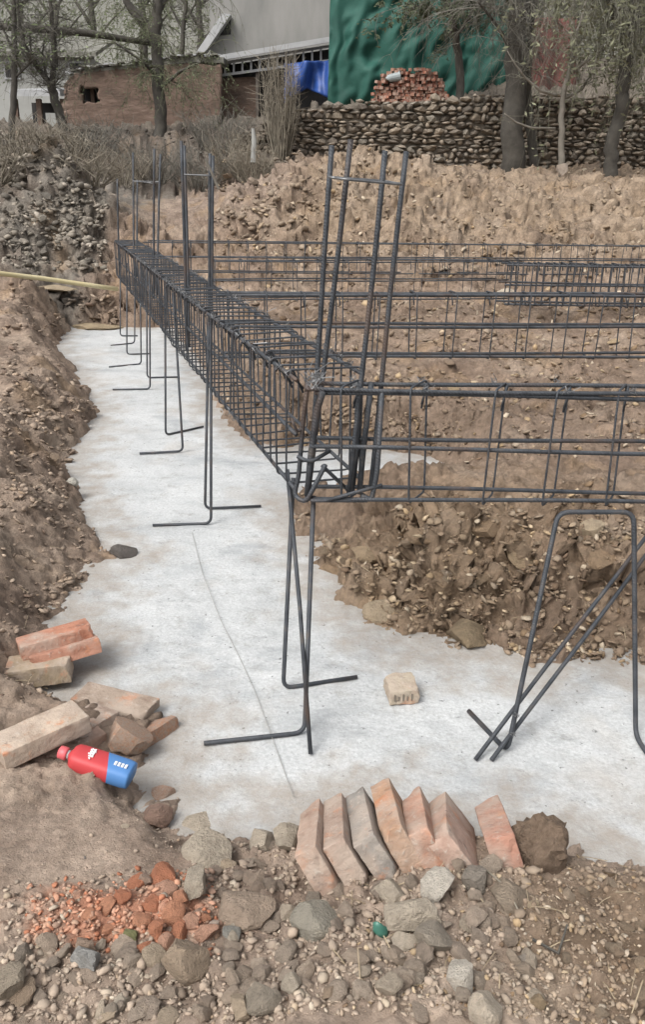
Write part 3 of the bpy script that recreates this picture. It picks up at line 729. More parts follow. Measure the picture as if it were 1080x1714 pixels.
# ------------------------------------------------------------------ trees
M_LEAF = material('young_leaf', [(.10, .13, .06), (.17, .20, .10)], 3, 3, .7, 0)
M_TWIGD = material('dark_twig', [(.10, .094, .08), (.17, .157, .13)], 5, 3, .9, 0)
M_TWIGP = material('pale_twig', [(.13, .125, .095), (.22, .21, .165)], 5, 3, .9, 0)
M_DRY = material('dry_stalk', [(.15, .13, .10), (.25, .22, .17)], 5, 3, .9, 0)
def tree(name, label, limbs, y, seed, bark=None, twig=None, twigs=120, tlen=1.2, droop=.3, leaves=0, leafmat=None, lsize=.05, group=None, cat='tree', frac=.35):
    r = random.Random(seed); bark = bark or M_BARK; twig = twig or M_TWIGD
    base = None; tb = MB(); cb = MB(); lb = MB()
    paths = []
    for li, limb in enumerate(limbs):
        pts = [Py(px, py, y + dy) for px, py, dy, rr in limb]; rs = [q[3] for q in limb]
        P, Rr = [], []
        for i in range(len(pts) - 1):
            for k in range(5):
                t = k / 5; P.append(pts[i].lerp(pts[i + 1], t) + (Vector((r.gauss(0, 1), r.gauss(0, 1), 0)) * rs[i] * .16 if k else Vector())); Rr.append(rs[i] * (1 - t) + rs[i + 1] * t)
        P.append(pts[-1]); Rr.append(rs[-1])
        if li == 0:
            base = P[0].copy(); gz = h1(P[0].x, P[0].y); P[0] = Vector((P[0].x, P[0].y, min(P[0].z, gz) - .15))
            base = Vector((P[0].x, P[0].y, gz)); Rr[0] *= 1.25
        tb.tube(P, Rr, 9); paths.append((P, Rr))
    root = thing(name, label, cat, base, group)
    o = tb.build('trunk', bark, root, True)
    def twigrun(p, d, L, rad, depth):
        n = 5; P = [p.copy()]; q = p.copy(); d = d.normalized()
        for i in range(n):
            d = (d + Vector((r.gauss(0, .16), r.gauss(0, .16), r.gauss(0, .12) - droop * .35))).normalized(); q = q + d * L / n; P.append(q.copy())
        cb.tube(P, [rad * (1 - .8 * i / n) for i in range(n + 1)], 3, cap=False)
        if depth > 0:
            for _ in range(4):
                i = r.randint(1, n); dd = (d + Vector((r.gauss(0, .7), r.gauss(0, .7), r.gauss(0, .5)))).normalized(); twigrun(P[i], dd, L * r.uniform(.4, .7), rad * .6, depth - 1)
        if leaves and r.random() < .9:
            for _ in range(leaves):
                s = lsize * r.uniform(.5, 1.2); c = P[r.randint(1, n)].lerp(P[r.randint(1, n)], r.random()) + Vector((r.gauss(0, .02), r.gauss(0, .02), r.gauss(0, .03)))
                Mx = Euler((r.uniform(0, 6), r.uniform(0, 6), r.uniform(0, 6))).to_matrix()
                lb.add([c + Mx @ Vector(v) for v in ((-s * .3, 0, 0), (0, -s, 0), (s * .3, 0, 0), (0, s, 0))], [(0, 1, 2, 3)])
    for _ in range(twigs):
        P, Rr = r.choice(paths); t = frac + (1 - frac) * r.random() ** .8 if P is paths[0][0] else r.random() ** .7
        i = min(int(t * (len(P) - 1)), len(P) - 2); p = P[i].lerp(P[i + 1], r.random())
        d = Vector((r.gauss(0, 1), r.gauss(0, 1), r.uniform(-.1, 1.0)))
        twigrun(p, d, tlen * r.uniform(.5, 1.3), min(Rr[i] * .5, .011), 2)
    if cb.v: cb.build('crown', twig, root, True)
    if lb.v: tag(lb.build('leaves', leafmat or M_LEAF, root), kind='stuff')
    return root
TG = 'trees along the stone wall and the sheds'
tree('broad_tree', 'thick dark trunk in front of the stone wall beside the green tarpaulin', [[(858, 284, 0, .235), (862, 180, 0, .21), (866, 80, 0, .19), (868, -60, 0, .16), (866, -260, .3, .10)], [(866, 20, 0, .09), (830, -40, -.3, .05), (790, -90, -.5, .03)], [(866, -10, 0, .09), (910, -70, .4, .05), (950, -140, .4, .03)], [(864, 90, 0, .05), (830, 40, -.5, .03), (800, 0, -.8, .015)]], 18.0, 1, twigs=110, tlen=1.1, droop=.55, group=TG, frac=.5, leaves=0, leafmat=material('grey_green_leaf', [(.06, .065, .045), (.10, .105, .07)], 3, 3, .8, 0), lsize=.05)
tree('slim_tree', 'slim dark trunk close beside the thick dark trunk', [[(893, 284, 0, .10), (888, 200, 0, .085), (884, 120, 0, .07), (892, 20, 0, .06), (900, -160, 0, .03)]], 18.4, 2, twigs=70, tlen=.9, droop=.4, group=TG, frac=.5)
tree('pale_sapling', 'pale bare sapling with forked branches between the dark trunks', [[(942, 280, 0, .065), (940, 200, 0, .055), (943, 165, 0, .05), (955, 110, 0, .042), (966, 62, 0, .035), (975, 30, 0, .028), (988, -20, 0, .02)],
    [(957, 122, 0, .03), (985, 100, -.2, .025), (1015, 80, -.3, .018), (1035, 55, -.4, .012)], [(932, 160, 0, .03), (905, 152, -.2, .025), (880, 130, -.3, .02), (862, 106, -.4, .014), (850, 85, -.4, .009)], [(930, 215, 0, .022), (890, 214, -.2, .02), (865, 205, -.3, .016), (845, 190, -.4, .01)],
    [(945, 165, 0, .03), (975, 150, .2, .024), (990, 125, .3, .015)], [(966, 62, 0, .025), (955, 30, .1, .018), (945, -20, .1, .01)], [(966, 80, 0, .02), (990, 74, .1, .012)]], 17.3, 3, bark=M_BARKP, twig=M_TWIGP, twigs=26, tlen=.5, droop=.1, group=TG, frac=.6)
tree('willow', 'crooked dark trunk under hanging pale willow twigs at the right edge', [[(1024, 294, 0, .13), (1022, 250, 0, .125), (1040, 190, 0, .12), (1046, 130, 0, .12), (1058, 60, 0, .11), (1070, -40, 0, .09), (1075, -220, 0, .05)], [(1050, 80, 0, .07), (1020, 0, -.3, .05), (990, -80, -.5, .03)], [(1060, 30, 0, .06), (1100, -50, .2, .04), (1140, -110, .3, .03)], [(1062, -20, 0, .05), (1030, -100, -.6, .03), (1000, -130, -.8, .02)]], 16.8, 4, twig=M_TWIGP, twigs=120, tlen=1.5, droop=1.2, group=TG, frac=.65, leaves=2, lsize=.06, leafmat=material('willow_leaf', [(.12, .125, .07), (.19, .19, .12)], 3, 3, .8, 0))
tree('forked_willow', 'tall forked willow hazed with young leaves in front of the mud brick shed', [[(266, 268, 0, .14), (268, 200, 0, .135), (264, 120, 0, .125), (260, 60, 0, .12), (262, 0, 0, .10), (268, -120, 0, .07)], [(260, 62, 0, .11), (240, 38, 0, .10), (220, 16, 0, .085), (205, -8, 0, .07), (180, -80, -.2, .04)], [(262, 20, 0, .07), (285, -10, .2, .05), (310, -60, .3, .03)], [(266, 130, 0, .05), (235, 100, -.4, .03), (190, 70, -.6, .015)], [(266, 150, 0, .04), (300, 120, -.4, .03), (345, 100, -.5, .015)]], 20.3, 5, twig=material('olive_twig', [(.07, .075, .045), (.13, .13, .08)], 5, 3, .9, 0), twigs=80, tlen=1.1, droop=.6, group=TG, frac=.35, leaves=2, lsize=.03)
tree('bare_tree', 'dark bare tree leaning left with thin upright forks at the far left', [[(114, 238, 0, .10), (104, 205, 0, .095), (90, 160, 0, .09), (84, 140, 0, .085)], [(84, 142, 0, .06), (60, 110, 0, .05), (42, 80, 0, .04), (32, 40, 0, .03), (25, -40, 0, .015)], [(86, 145, 0, .06), (90, 90, 0, .05), (86, 40, 0, .045), (80, -60, 0, .03)], [(84, 140, 0, .04), (95, 110, .2, .03), (92, 60, .2, .02), (100, 0, .2, .012)], [(70, 124, 0, .03), (52, 90, -.2, .02), (48, 50, -.2, .012)], [(78, 135, 0, .03), (70, 90, .2, .02), (76, 50, .2, .012)]], 19.2, 6, twigs=90, tlen=.7, droop=.05, group=TG, frac=.7)
tree('thin_tree', 'thin dark upright trunk at the left edge behind the stone rubble', [[(18, 250, 0, .07), (22, 160, 0, .065), (25, 80, 0, .055), (22, 0, 0, .04), (20, -100, 0, .02)], [(24, 130, 0, .03), (45, 110, 0, .02), (60, 95, 0, .01)], [(24, 90, 0, .03), (5, 50, 0, .02), (-15, 0, 0, .01)]], 18.6, 7, twigs=50, tlen=1.0, droop=.2, group=TG, frac=.4, leaves=1)
tree('leaning_bare_tree', 'thin bare tree behind the sheds between the willow and the grey building', [[(300, 130, 0, .09), (306, 60, 0, .07), (312, -10, 0, .05), (318, -120, 0, .03)], [(306, 50, 0, .04), (285, 10, 0, .03), (280, -60, 0, .015)], [(308, 40, 0, .04), (330, 0, 0, .02), (340, -50, 0, .012)]], 29, 8, twigs=70, tlen=1.3, droop=.15, group=TG, frac=.2)
tree('olive_tree', 'olive-leaved tree leaning over the top of the green tarpaulin', [[(772, 178, 0, .10), (768, 90, 0, .09), (756, 20, -.3, .08), (735, -40, -.6, .06), (715, -110, -.8, .04)], [(760, 30, 0, .05), (725, 15, -.8, .035), (690, 8, -1.2, .015)], [(764, 60, 0, .05), (800, 10, -.6, .03), (825, -20, -.8, .015)]], 21.4, 9, twig=M_TWIGD, twigs=70, tlen=.7, droop=.3, group=TG, frac=.7, leaves=5, lsize=.055, leafmat=material('olive_leaf', [(.055, .07, .035), (.10, .115, .06)], 3, 3, .8, 0))
for i, (px, y, s, lab) in enumerate([(30, 40, 61, 'hazy green willow behind the whitewashed house, at the left edge'), (150, 44, 62, 'hazy green willow behind the whitewashed house, right of its roof'), (235, 38, 63, 'tall hazy willow just behind the mud brick shed roof'), (330, 46, 64, 'grey-green tree rising behind the grey building corner'), (1000, 34, 65, 'grey-green tree far behind the willow at the right'), (-60, 36, 66, 'dim willow outside the left end of the whitewashed house'), (90, 52, 67, 'pale distant willow between the bare trees'), (900, 30, 68, 'dim twiggy tree behind the faded red sheet'), (1075, 28, 69, 'dim twiggy tree on the terrace at the right edge'), (960, 27, 70, 'dim twiggy tree between the sapling and the crooked willow')]):
    tree('far_willow', lab, [[(px, 150, 0, .18), (px + 6, 60, 0, .15), (px - 4, -40, 0, .12), (px + 8, -200, 0, .06)], [(px, 40, 0, .09), (px - 50, -40, .5, .05), (px - 80, -120, .5, .03)], [(px, 20, 0, .09), (px + 45, -50, .5, .05), (px + 75, -120, .5, .03)], [(px, 80, 0, .06), (px + 40, 30, -.5, .04), (px + 60, 10, -.5, .02)]], y, s, twig=M_TWIGP if i % 2 else bpy.data.materials['olive_twig'], twigs=30, tlen=2.6, droop=.5, group='willows behind the houses', frac=.1, leaves=2, lsize=.10, leafmat=material('spring_leaf', [(.10, .125, .06), (.17, .19, .10)], 3, 3, .8, 0))
# dark pole lashed across the trees at the left
m = MB(); m.tube([Py(-40, 42, 19.6), Py(60, 48, 19.8), Py(150, 56, 20.1), Py(262, 74, 20.35)], [.07, .075, .07, .05], 8); o = m.build('dark_log', M_BARK, None, True)
tag(o, 'dark mossy log lying level across the trees in front of the sheds', 'log')
# dry bushes
def bush(name, label, px, py, y, h_, spread_, n, seed, mat, cat='bush', leaves=0):
    r = random.Random(seed); c = Py(px, py, y); gz = h1(c.x, c.y); root = thing(name, label, cat, (c.x, c.y, gz), 'dry shrubs on the dark bank')
    m = MB()
    for _ in range(n if leaves is None else n):
        a = r.uniform(0, 6.283); rad = spread_ * math.sqrt(r.random()); p = Vector((c.x + .35 * rad * math.cos(a), c.y + .35 * rad * math.sin(a), gz - .05))
        tip = Vector((c.x + rad * math.cos(a), c.y + rad * math.sin(a), gz + h_ * r.uniform(.45, 1.05)))
        mid = p.lerp(tip, .5) + Vector((r.gauss(0, .08), r.gauss(0, .08), r.gauss(0, .05)))
        m.tube([p, mid, tip], [.010, .007, .003], 3, cap=False)
        for _ in range(3):
            q = mid.lerp(tip, r.random()); m.tube([q, q + Vector((r.gauss(0, .16), r.gauss(0, .16), r.uniform(0, .28)))], [.005, .002], 3, cap=False)
    m.build('stems', mat, root)
bush('dry_bush', 'tall pale dry bush in front of the blue tarpaulin', 470, 235, 18.6, 2.0, .45, 150, 21, M_DRY)
for i, (px, py, y, h_, sp, lab) in enumerate([(200, 300, 17.4, .9, .8, 'dark scrubby bush at the head of the trench'), (255, 300, 17.9, 1.0, .9, 'dark bush at the foot of the forked willow'), (330, 300, 17.7, 1.0, .9, 'dark bush on the bank behind the left starter bars'), (395, 285, 17.6, 1.0, .7, 'dark bush beside the pale post'), (160, 255, 18.5, .9, .8, 'scrub below the mud brick shed window'), (365, 235, 19.2, 1.0, .9, 'scrub below the lean-to corner'), (430, 285, 17.2, .8, .5, 'low scrub at the edge of the spoil mound')]):
    bush('dark_bush', lab, px, py, y, h_ * .8, sp, 75, 30 + i, M_TWIGD if i % 3 else M_DRY)
for i, (px, py, y, lab) in enumerate([(40, 262, 12.2, 'dry grey scrub on the left part of the rubble bank top'), (105, 245, 12.5, 'dry grey scrub on the rounded right shoulder of the rubble bank'), (-10, 300, 11.7, 'dry grey scrub at the left edge halfway up the rubble bank'), (150, 290, 12.3, 'thin scrub on the right flank of the rubble bank')]):
    bush('dry_scrub', lab, px, py, y, .38, .5, 60, 70 + i, M_DRY)
# small pale post
m = MB(); p = Py(424, 262, 17.0); m.tube([p - Vector((0, 0, .1)), p + Vector((.02, 0, .25)), p + Vector((.0, 0, .48))], [.055, .05, .03], 8); tag(m.build('pale_post', M_WHITE), 'short pale post standing at the dark bank near the mound', 'post')

# ------------------------------------------------------------------ steel cages
RB = random.Random(17)
def stirrup_mesh(name, W, Hh, r=.0036, n=6, mat=M_STEEL):
    m = MB(); c = .018; pts = []
    cor = [(W / 2, 0), (W / 2, Hh), (-W / 2, Hh), (-W / 2, 0)]; k = len(cor)
    for i in range(k):
        a, b, d = Vector((*cor[i - 1], 0)), Vector((*cor[i], 0)), Vector((*cor[(i + 1) % k], 0))
        p1, p2 = b + (a - b).normalized() * c, b + (d - b).normalized() * c
        for j in range(4):
            t = j / 3; pts.append(p1 * (1 - t) ** 2 + b * 2 * t * (1 - t) + p2 * t * t)
    m.tube([Vector((p.x, 0, p.y)) for p in pts], r, n, closed=True)
    for s in (0, .012):                       # hooked ends at one corner
        m.tube([Vector((-W / 2 + .004 + s, .006, Hh - .02 + s)), Vector((-W / 2 + .012 + s, .008, Hh - .006)), Vector((-W / 2 + .055, .008, Hh - .06 - s))], r, 4)
    return m.mesh(name, mat, True)
def tie_mb(m, p, s, r, rad=.0011):
    pts = []
    ph = r.uniform(0, 6)
    for i in range(9):
        a = ph + i * 1.5; pts.append(Vector(p) + Vector((math.cos(a) * s * r.uniform(.5, 1.2), math.sin(a) * s * r.uniform(.5, 1.2), s * .8 * math.sin(i * 2.3 + ph))))
    pts.append(pts[-1] + Vector((r.gauss(0, s * 1.5), r.gauss(0, s * 1.5), r.uniform(.3, 1.8) * s)))
    m.tube(pts, rad, 4)
def cage(name, label, S, D, L, W, Hh, z0, step, bars, bar_r, st_r=.0036, skew=0.0, seed=0, ties=0, group='tied steel reinforcement cages', mat=M_STEEL, start=.03, jit=.012, stn=6, wob=.004):
    """S: near end of the axis, D: unit direction, L: length. bars: (offset across, height) pairs"""
    r = random.Random(seed); S = Vector((S[0], S[1], z0)); D = Vector((D[0], D[1], 0)).normalized(); N = Vector((D.y, -D.x, 0))
    root = thing(name, label, 'steel cage', S, group)
    for (o_, hz) in bars:
        m = MB(); ext = r.uniform(-.02, .05)
        m.tube(sag(S + N * o_ + Vector((0, 0, hz)) - D * r.uniform(0, .04), S + D * (L + ext) + N * o_ + Vector((0, 0, hz)), max(8, int(L * 3)), wob, r), bar_r, 7)
        m.build('longitudinal_bar', mat, root, True)
    me = stirrup_mesh('stirrup', W, Hh, st_r, stn, mat); ang = math.atan2(N.y, N.x)
    d = start; k = 0
    while d < L - .01:
        o = link('stirrup', me, root); o.matrix_parent_inverse = Matrix()
        o.location = D * d + Vector((r.gauss(0, .002), r.gauss(0, .002), r.gauss(0, .003))); o.rotation_euler = (r.gauss(0, .025), r.gauss(0, .02), ang + skew + r.gauss(0, .035))
        if ties and d < ties:
            for s in (-1, 1):
                if r.random() < .75: tb = MB(); tie_mb(tb, S + D * d + N * s * W * .48 + Vector((0, 0, Hh)), .013, r); tb.build('tie_wire', M_WIRE, root)
            if r.random() < .4: tb = MB(); tie_mb(tb, S + D * d - N * W * .48 + Vector((0, 0, .01)), .012, r); tb.build('tie_wire', M_WIRE, root)
        d += step * (1 + r.uniform(-1, 1) * jit / step); k += 1
    return root, S, D, N
ZT, ZB = 1.05, .70
L0, L1 = Pz(484, 627, ZT), Pz(190, 402, ZT)
dL = (L1 - L0); LL = dL.length; dL.normalize(); nL = Vector((dL.y, -dL.x, 0))
WL = .24
sL = L0 + nL * WL / 2
cage('reinforcement_cage', 'long dense steel cage running along the white concrete strip to the far end', sL, dL, LL, WL, ZT - ZB, ZB, .10,
     [(-WL / 2 + .012, .012), (WL / 2 - .012, .012), (-WL / 2 + .012, .175), (-WL / 2 + .012, .338), (WL / 2 - .012, .338)], .0065, .0036, seed=1, ties=4.5)
F0, F1 = Pz(533, 642, ZT), Pz(1080, 651, ZT)
dR = F1 - F0; dR.normalize(); nR = Vector((dR.y, -dR.x, 0))           # towards the camera
WR = .115
sR = F0 - nR * WR / 2
cage('reinforcement_cage', 'nearest steel cage crossing the right half above the spoil heap', sR, dR, 1.75, WR, ZT - ZB - .005, ZB - .003, .195,
     [(-WR / 2 + .012, .012), (WR / 2 - .012, .012), (-WR / 2 + .012, .17), (WR / 2 - .012, .165), (-WR / 2 + .012, .335), (WR / 2 - .012, .335), (WR / 2 - .016, .322)], .0066, .0034, skew=-.5, seed=2, ties=1.7, start=.10, jit=.02)
def cross(label, p0, p1, z0, h_, W, bars, step, L=None, seed=0, r_=.0065, st=.0036, **kw):
    d = p1 - p0; l = L or d.length; return cage('reinforcement_cage', label, p0, d.normalized(), l, W, h_, z0, step, bars, r_, st, seed=seed, **kw)
B6 = lambda W, h_: [(-W / 2 + .012, .012), (W / 2 - .012, .012), (-W / 2 + .012, h_ / 2), (W / 2 - .012, h_ / 2), (-W / 2 + .012, h_ - .012), (W / 2 - .012, h_ - .012)]
a, b_ = Pz(372, 487, ZT), Pz(1080, 491, ZT); a.z = b_.z = 0
cross('second steel cage crossing behind the corner starter bars', a, b_, ZB, .35, .14, B6(.14, .35), .2, L=4.2, seed=3, r_=.0085, skew=.1)
a, b_ = Pz(246, 402, ZT), Pz(1080, 410, ZT); a.z = b_.z = 0
cross('farthest thin steel cage crossing in front of the mound', a, b_, ZB + .03, .32, .2, B6(.2, .32), .2, L=9.0, seed=4, r_=.007)
a, b_ = Pz(352, 432, ZT - .03), Pz(845, 433, ZT - .03); a.z = b_.z = 0
cross('steel cage lying between the second cage and the farthest cage', a, b_, ZB - .02, .33, .2, B6(.2, .33), .22, L=(b_ - a).length, seed=5, r_=.006, st=.003)
a, b_ = Pz(848, 433, ZT - .02), Pz(1080, 437, ZT - .02); a.z = b_.z = 0
cross('dense dark steel cage whose end shows close stirrups at the right', a, b_, ZB - .05, .35, .22, B6(.22, .35), .06, L=3.0, seed=6, r_=.009, st=.005)

# tie wire bunch on the corner, corner bars
ct = MB()
for _ in range(7): tie_mb(ct, Pz(522 + RB.uniform(-14, 14), 634 + RB.uniform(-8, 10), ZT + .005), .017, RB, .0013)
o = ct.build('wire_bunch', M_WIRE); tag(o, 'tangle of pale tie wire knotted over the near corner of the steel cages', 'tie wire')
# upright starter bars
def starter(label, rows, ring, seed, r_=.0075, ring_bars=None):
    r = random.Random(seed); p0 = Pz(rows[0][2], rows[0][3], rows[0][4])
    pts = []
    for (px0, py0, px1, py1, z1, extra) in [(q[0], q[1], q[2], q[3], q[4], q[5]) for q in rows]:
        b = Pz(px1, py1, z1); t = Py(px0, py0, b.y + extra); pts.append((b, t))
    root = thing('starter_bars', label, 'column bars', (pts[0][0].x, pts[0][0].y, .4), 'upright column starter bars')
    for b, t in pts:
        d = (t - b); lo = b - d * ((b.z - (ZB + .02)) / d.z)
        m = MB(); m.tube(sag(lo, t, 8, .004, r), r_, 7); m.build('vertical_bar', M_STEEL, root, True)
    if ring:
        rp = [Py(*q) for q in ring]
        m = MB(); m.tube(fillet([rp[0].lerp(rp[1], .5)] + rp[1:] + [rp[0], rp[0].lerp(rp[1], .52)], .02), .0036, 6); m.build('tie_ring', M_WIRE, root, True)
    return root
def yat(px, py, z): return Pz(px, py, z).y
yc = yat(533, 640, ZT)
starter('four leaning starter bars at the near corner tied with a ring near the top', [(556, 246, 531, 618, ZT, .02), (588, 232, 541, 624, ZT, -.02), (645, 250, 605, 636, ZT, .05), (680, 256, 640, 628, ZT, .10), ],
        [(547, 296, yc + .02), (577, 300, yc - .03), (676, 309, yc + .03), (642, 303, yc + .14)], 1, .0078)
y2 = yat(310, 480, ZT)
starter('pair of starter bars rising from the long cage at the second crossing', [(304, 236, 310, 482, ZT, 0), (309, 244, 314, 478, ZT, .1), (352, 258, 350, 480, ZT, 0), (357, 262, 354, 476, ZT, .1)], [(304, 292, y2), (310, 292, y2 + .1), (359, 294, y2 + .1), (354, 294, y2)], 2, .0085)
y3 = yat(257, 420, ZT)
starter('thin starter bars on the long cage between its middle and far end', [(258, 250, 257, 428, ZT, 0), (222, 255, 224, 412, ZT, 0.2), (268, 258, 264, 424, ZT, .2)], [(222, 303, y3), (258, 307, y3), (268, 304, y3 + .2), (224, 303, y3 + .2)], 3, .009)
starter('short thin starter bars at the far end of the long cage', [(196, 300, 198, 402, ZT, 0), (230, 302, 229, 404, ZT, .2)], None, 4, .009)
# diagonal stick
m = MB(); m.tube([Py(344, 266, y2 - .05), Py(366, 316, y2 - .02)], .007, 6); o = m.build('pale_stick', M_BARKP); tag(o, 'pale short stick wedged aslant against the second pair of starter bars', 'stick')

# ------------------------------------------------------------------ trestle legs
def leg(root, pts, r_=.0072):
    m = MB(); m.tube(fillet(pts, .035, 5), r_, 8); return m.build('leg', M_STEEL, root, True)
def pz(px, py): return Pz(px, py, .0085)
def trestle(label, a_top, a_bend, a_foot, b_top, b_bend, b_foot, zt=None, extra=None):
    A, B = pz(*a_bend), pz(*b_bend)
    root = thing('support_leg', label, 'rebar support', ((A.x + B.x) / 2, (A.y + B.y) / 2, 0), 'bent bar supports under the long cage')
    for t, bnd, f in ((a_top, A, a_foot), (b_top, B, b_foot)):
        T_ = Pz(t[0], t[1], zt) if zt else Py(t[0], t[1], bnd.y + .02)
        leg(root, [T_, bnd, pz(*f)])
    return root
t1_ = trestle('nearest bent bar support with two feet and a straight bar below the cage corner', (491, 800), (474, 1152), (598, 1133), (525, 830), (510, 1226), (341, 1244), zt=ZB + .01)
pA, pB = Pz(481, 786, ZB + .03), pz(520, 1262); m = MB(); m.tube([pA, pA.lerp(pB, .5) + Vector((.004, 0, 0)), pB], .0066, 8); m.build('straight_bar', M_STEEL, t1_, True)
tw = MB(); q = Py(512, 1112, (pz(510, 1226).y + .12)); tie_mb(tw, q, .007, RB); tw.build('tie_wire', M_WIRE, t1_)
trestle('second bent bar support from the near corner, its feet pointing opposite ways', (349, 540), (343, 851), (437, 847), (353, 545), (353, 876), (255, 879))
trestle('third bent bar support with its lower foot bent left', (276, 480), (277, 728), (340, 714), (290, 490), (306, 755), (233, 759))
trestle('fourth bent bar support, narrow with straight level feet', (245, 450), (246, 632), (297, 631), (250, 455), (251, 651), (188, 652))
trestle('fifth bent bar support toward the far end of the strip', (212, 440), (212, 593), (250, 592), (234, 450), (236, 609), (182, 614))
trestle('farthest bent bar support near the end of the concrete strip', (201, 425), (201, 562), (230, 562), (226, 440), (225, 574), (185, 578))
# big inverted U trestle at right, with two raking bars
A = Pz(935, 857, .685); B = Pz(1062, 857, .685)
la, lb_ = pz(850, 1258), pz(1065, 1232)
ur = thing('bent_bar_trestle', 'inverted U trestle of bent bar under the nearest cage at the right edge', 'rebar support', ((la.x + lb_.x) / 2, la.y, 0))
leg(ur, [pz(785, 1190), la, A, B, lb_ + Vector((0.0, 0, 0)), pz(1110, 1300)], .0075)
rk = MB(); e0, e1 = pz(797, 1270), Py(1110, 862, 2.62); rk.tube(sag(e0, e1, 6, .003, RB), .0066, 8); rk.build('raking_bar', M_STEEL, ur, True)
rk = MB(); e0, e1 = pz(823, 1273), Py(1125, 872, 2.68); rk.tube(sag(e0, e1, 6, .003, RB), .0066, 8); rk.build('raking_bar', M_STEEL, ur, True)
for q in (.17, .09): tw = MB(); tie_mb(tw, la + (A - la) * q + Vector((0, -.02, 0)), .008, RB); tw.build('tie_wire', M_WIRE, ur)
# hoops and short bars inside the near corner
cn = thing('corner_hoops', 'bent hoop bars and short braces inside the near corner of the cages', 'steel hoops', (0, yc, ZB))
def hp(px, py, dy=0): return Py(px, py, yc + dy)
for pts, rr in [([hp(516, 640, 0), hp(508, 700, .01), hp(500, 800, .02), hp(492, 830, .02), hp(512, 842, -.01), hp(545, 778, -.02)], .007), ([hp(541, 655, -.01), hp(530, 690, 0), hp(520, 770, 0), hp(515, 830, .0)], .010), ([hp(498, 764, .0), hp(520, 774, -.02), hp(552, 755, .04)], .006), ([hp(540, 780, -.01), hp(588, 826, .12)], .006),
                ([hp(602, 640, .08), hp(598, 740, .09), hp(588, 826, .09)], .011), ([hp(622, 640, .06), hp(608, 760, .07), hp(602, 826, .08)], .009), ([hp(640, 655, .0), hp(632, 790, .0), hp(622, 838, .0), hp(605, 828, .0)], .008), ([hp(488, 700, -.01), hp(500, 730, .0), hp(512, 690, .04)], .004)]:
    m = MB(); m.tube(fillet(pts, .03, 3), rr, 7); m.build('bent_bar', M_STEEL, cn, True)
for px in (520, 545): m = MB(); m.tube([hp(px, 838, -.02), hp(px + 95, 838 if px == 520 else 812, .0)], .006, 6); m.build('short_bar', M_STEEL, cn, True)

# ------------------------------------------------------------------ yellow pipe across the far bank
m = MB(); P_ = [Py(-80, 448, 8.1), Py(0, 458, 8.6), Py(70, 466, 9.0), Py(140, 476, 9.3), Py(197, 484, 9.5)]; m.tube(P_, .024, 8); o = m.build('yellow_hose', material('yellow_plastic', [(.50, .42, .22), (.60, .53, .33)], 5, 3, .6, 0), None, True)
tag(o, 'pale yellow hose stretched across the left bank to the end of the long cage', 'hose')
# dark thread on the concrete
m = MB(); th = [(322, 890), (340, 960), (372, 1040), (400, 1095), (428, 1160), (452, 1225), (474, 1290), (492, 1335)]
pts = [Pz(a + RB.uniform(-2, 2), b, .0075) for a, b in th]; m.tube(fillet(pts, .05, 3), .0011, 4); o = m.build('thread', material('grey_thread', [(.27, .26, .24), (.34, .33, .31)], 9, 3, .9, 0)); tag(o, 'thin dark thread lying in a slanted line across the pale concrete', 'string')

# ------------------------------------------------------------------ bricks
def put_brick(px, py, z, rot, color, label, scale=(1, 1, 1), k=0, group=None, name='brick'):
    o = bpy.data.objects.new(name, BRICKS[k % 6]); C.objects.link(o); o.location = Pz(px, py, z); o.rotation_mode = 'XYZ'
    o.rotation_euler = rot; o.scale = scale; o.color = (color[0] * .86, color[1] * .93, color[2] * .98, 1); return tag(o, label, 'brick', group)
def lean_rot(yaw, pitch, lean): return (Matrix.Rotation(yaw, 3, 'Z') @ Matrix.Rotation(pitch, 3, 'X') @ Matrix.Rotation(lean, 3, 'Y')).to_euler()
RW = 'row of old bricks leaning on each other at the trench edge'
R_ = math.radians
for i, (px, py, z, yaw, pit, lean, col, lab, sc) in enumerate([
    (536, 1418, .165, -2, -16, -31, (.40, .265, .20), 'leftmost brick of the leaning row, pale with an orange lower side', (1, 1, 1)),
    (578, 1406, .170, 0, -16, -31, (.40, .285, .225), 'second brick from the left in the leaning row, dusty pinkish grey', (1, 1, 1)),
    (622, 1396, .175, 3, -15, -33, (.30, .265, .235), 'third brick from the left in the leaning row, greyest with a dark end', (1, 1, 1)),
    (664, 1380, .180, 2, -15, -30, (.44, .255, .16), 'fourth brick of the leaning row, tallest, with a broken orange middle', (1, 1.04, 1)),
    (712, 1392, .175, -2, -16, -30, (.45, .245, .17), 'fifth brick of the leaning row with an orange top corner', (1, .92, 1)),
    (758, 1400, .170, -8, -17, -42, (.44, .29, .225), 'last brick of the leaning row showing its broad pinkish face', (1, .95, 1)),
    (836, 1404, .150, -4, -20, -20, (.44, .22, .155), 'separate brick with a red end leaning apart at the right of the row', (1.25, 1, .95))]):
    put_brick(px, py, z, lean_rot(R_(yaw), R_(pit), R_(lean)), col, lab, sc, i, RW)
LP = 'loose bricks at the left edge of the trench'
put_brick(68, 1228, .165, lean_rot(R_(-50), R_(4), R_(86)), (.47, .36, .28), 'brick with a pale cream top and orange side at the left edge', (1, 1, 1), 1, LP)
put_brick(148, 1214, .075, lean_rot(R_(-35), R_(0), R_(84)), (.40, .30, .24), 'dusty brick half hidden behind the cream-topped brick', (1, .6, 1), 2, LP)
put_brick(112, 1248, .075, lean_rot(R_(-48), R_(0), R_(88)), (.38, .25, .19), 'dull brick under the cream-topped brick beside the bottle', (1, .8, 1), 3, LP)
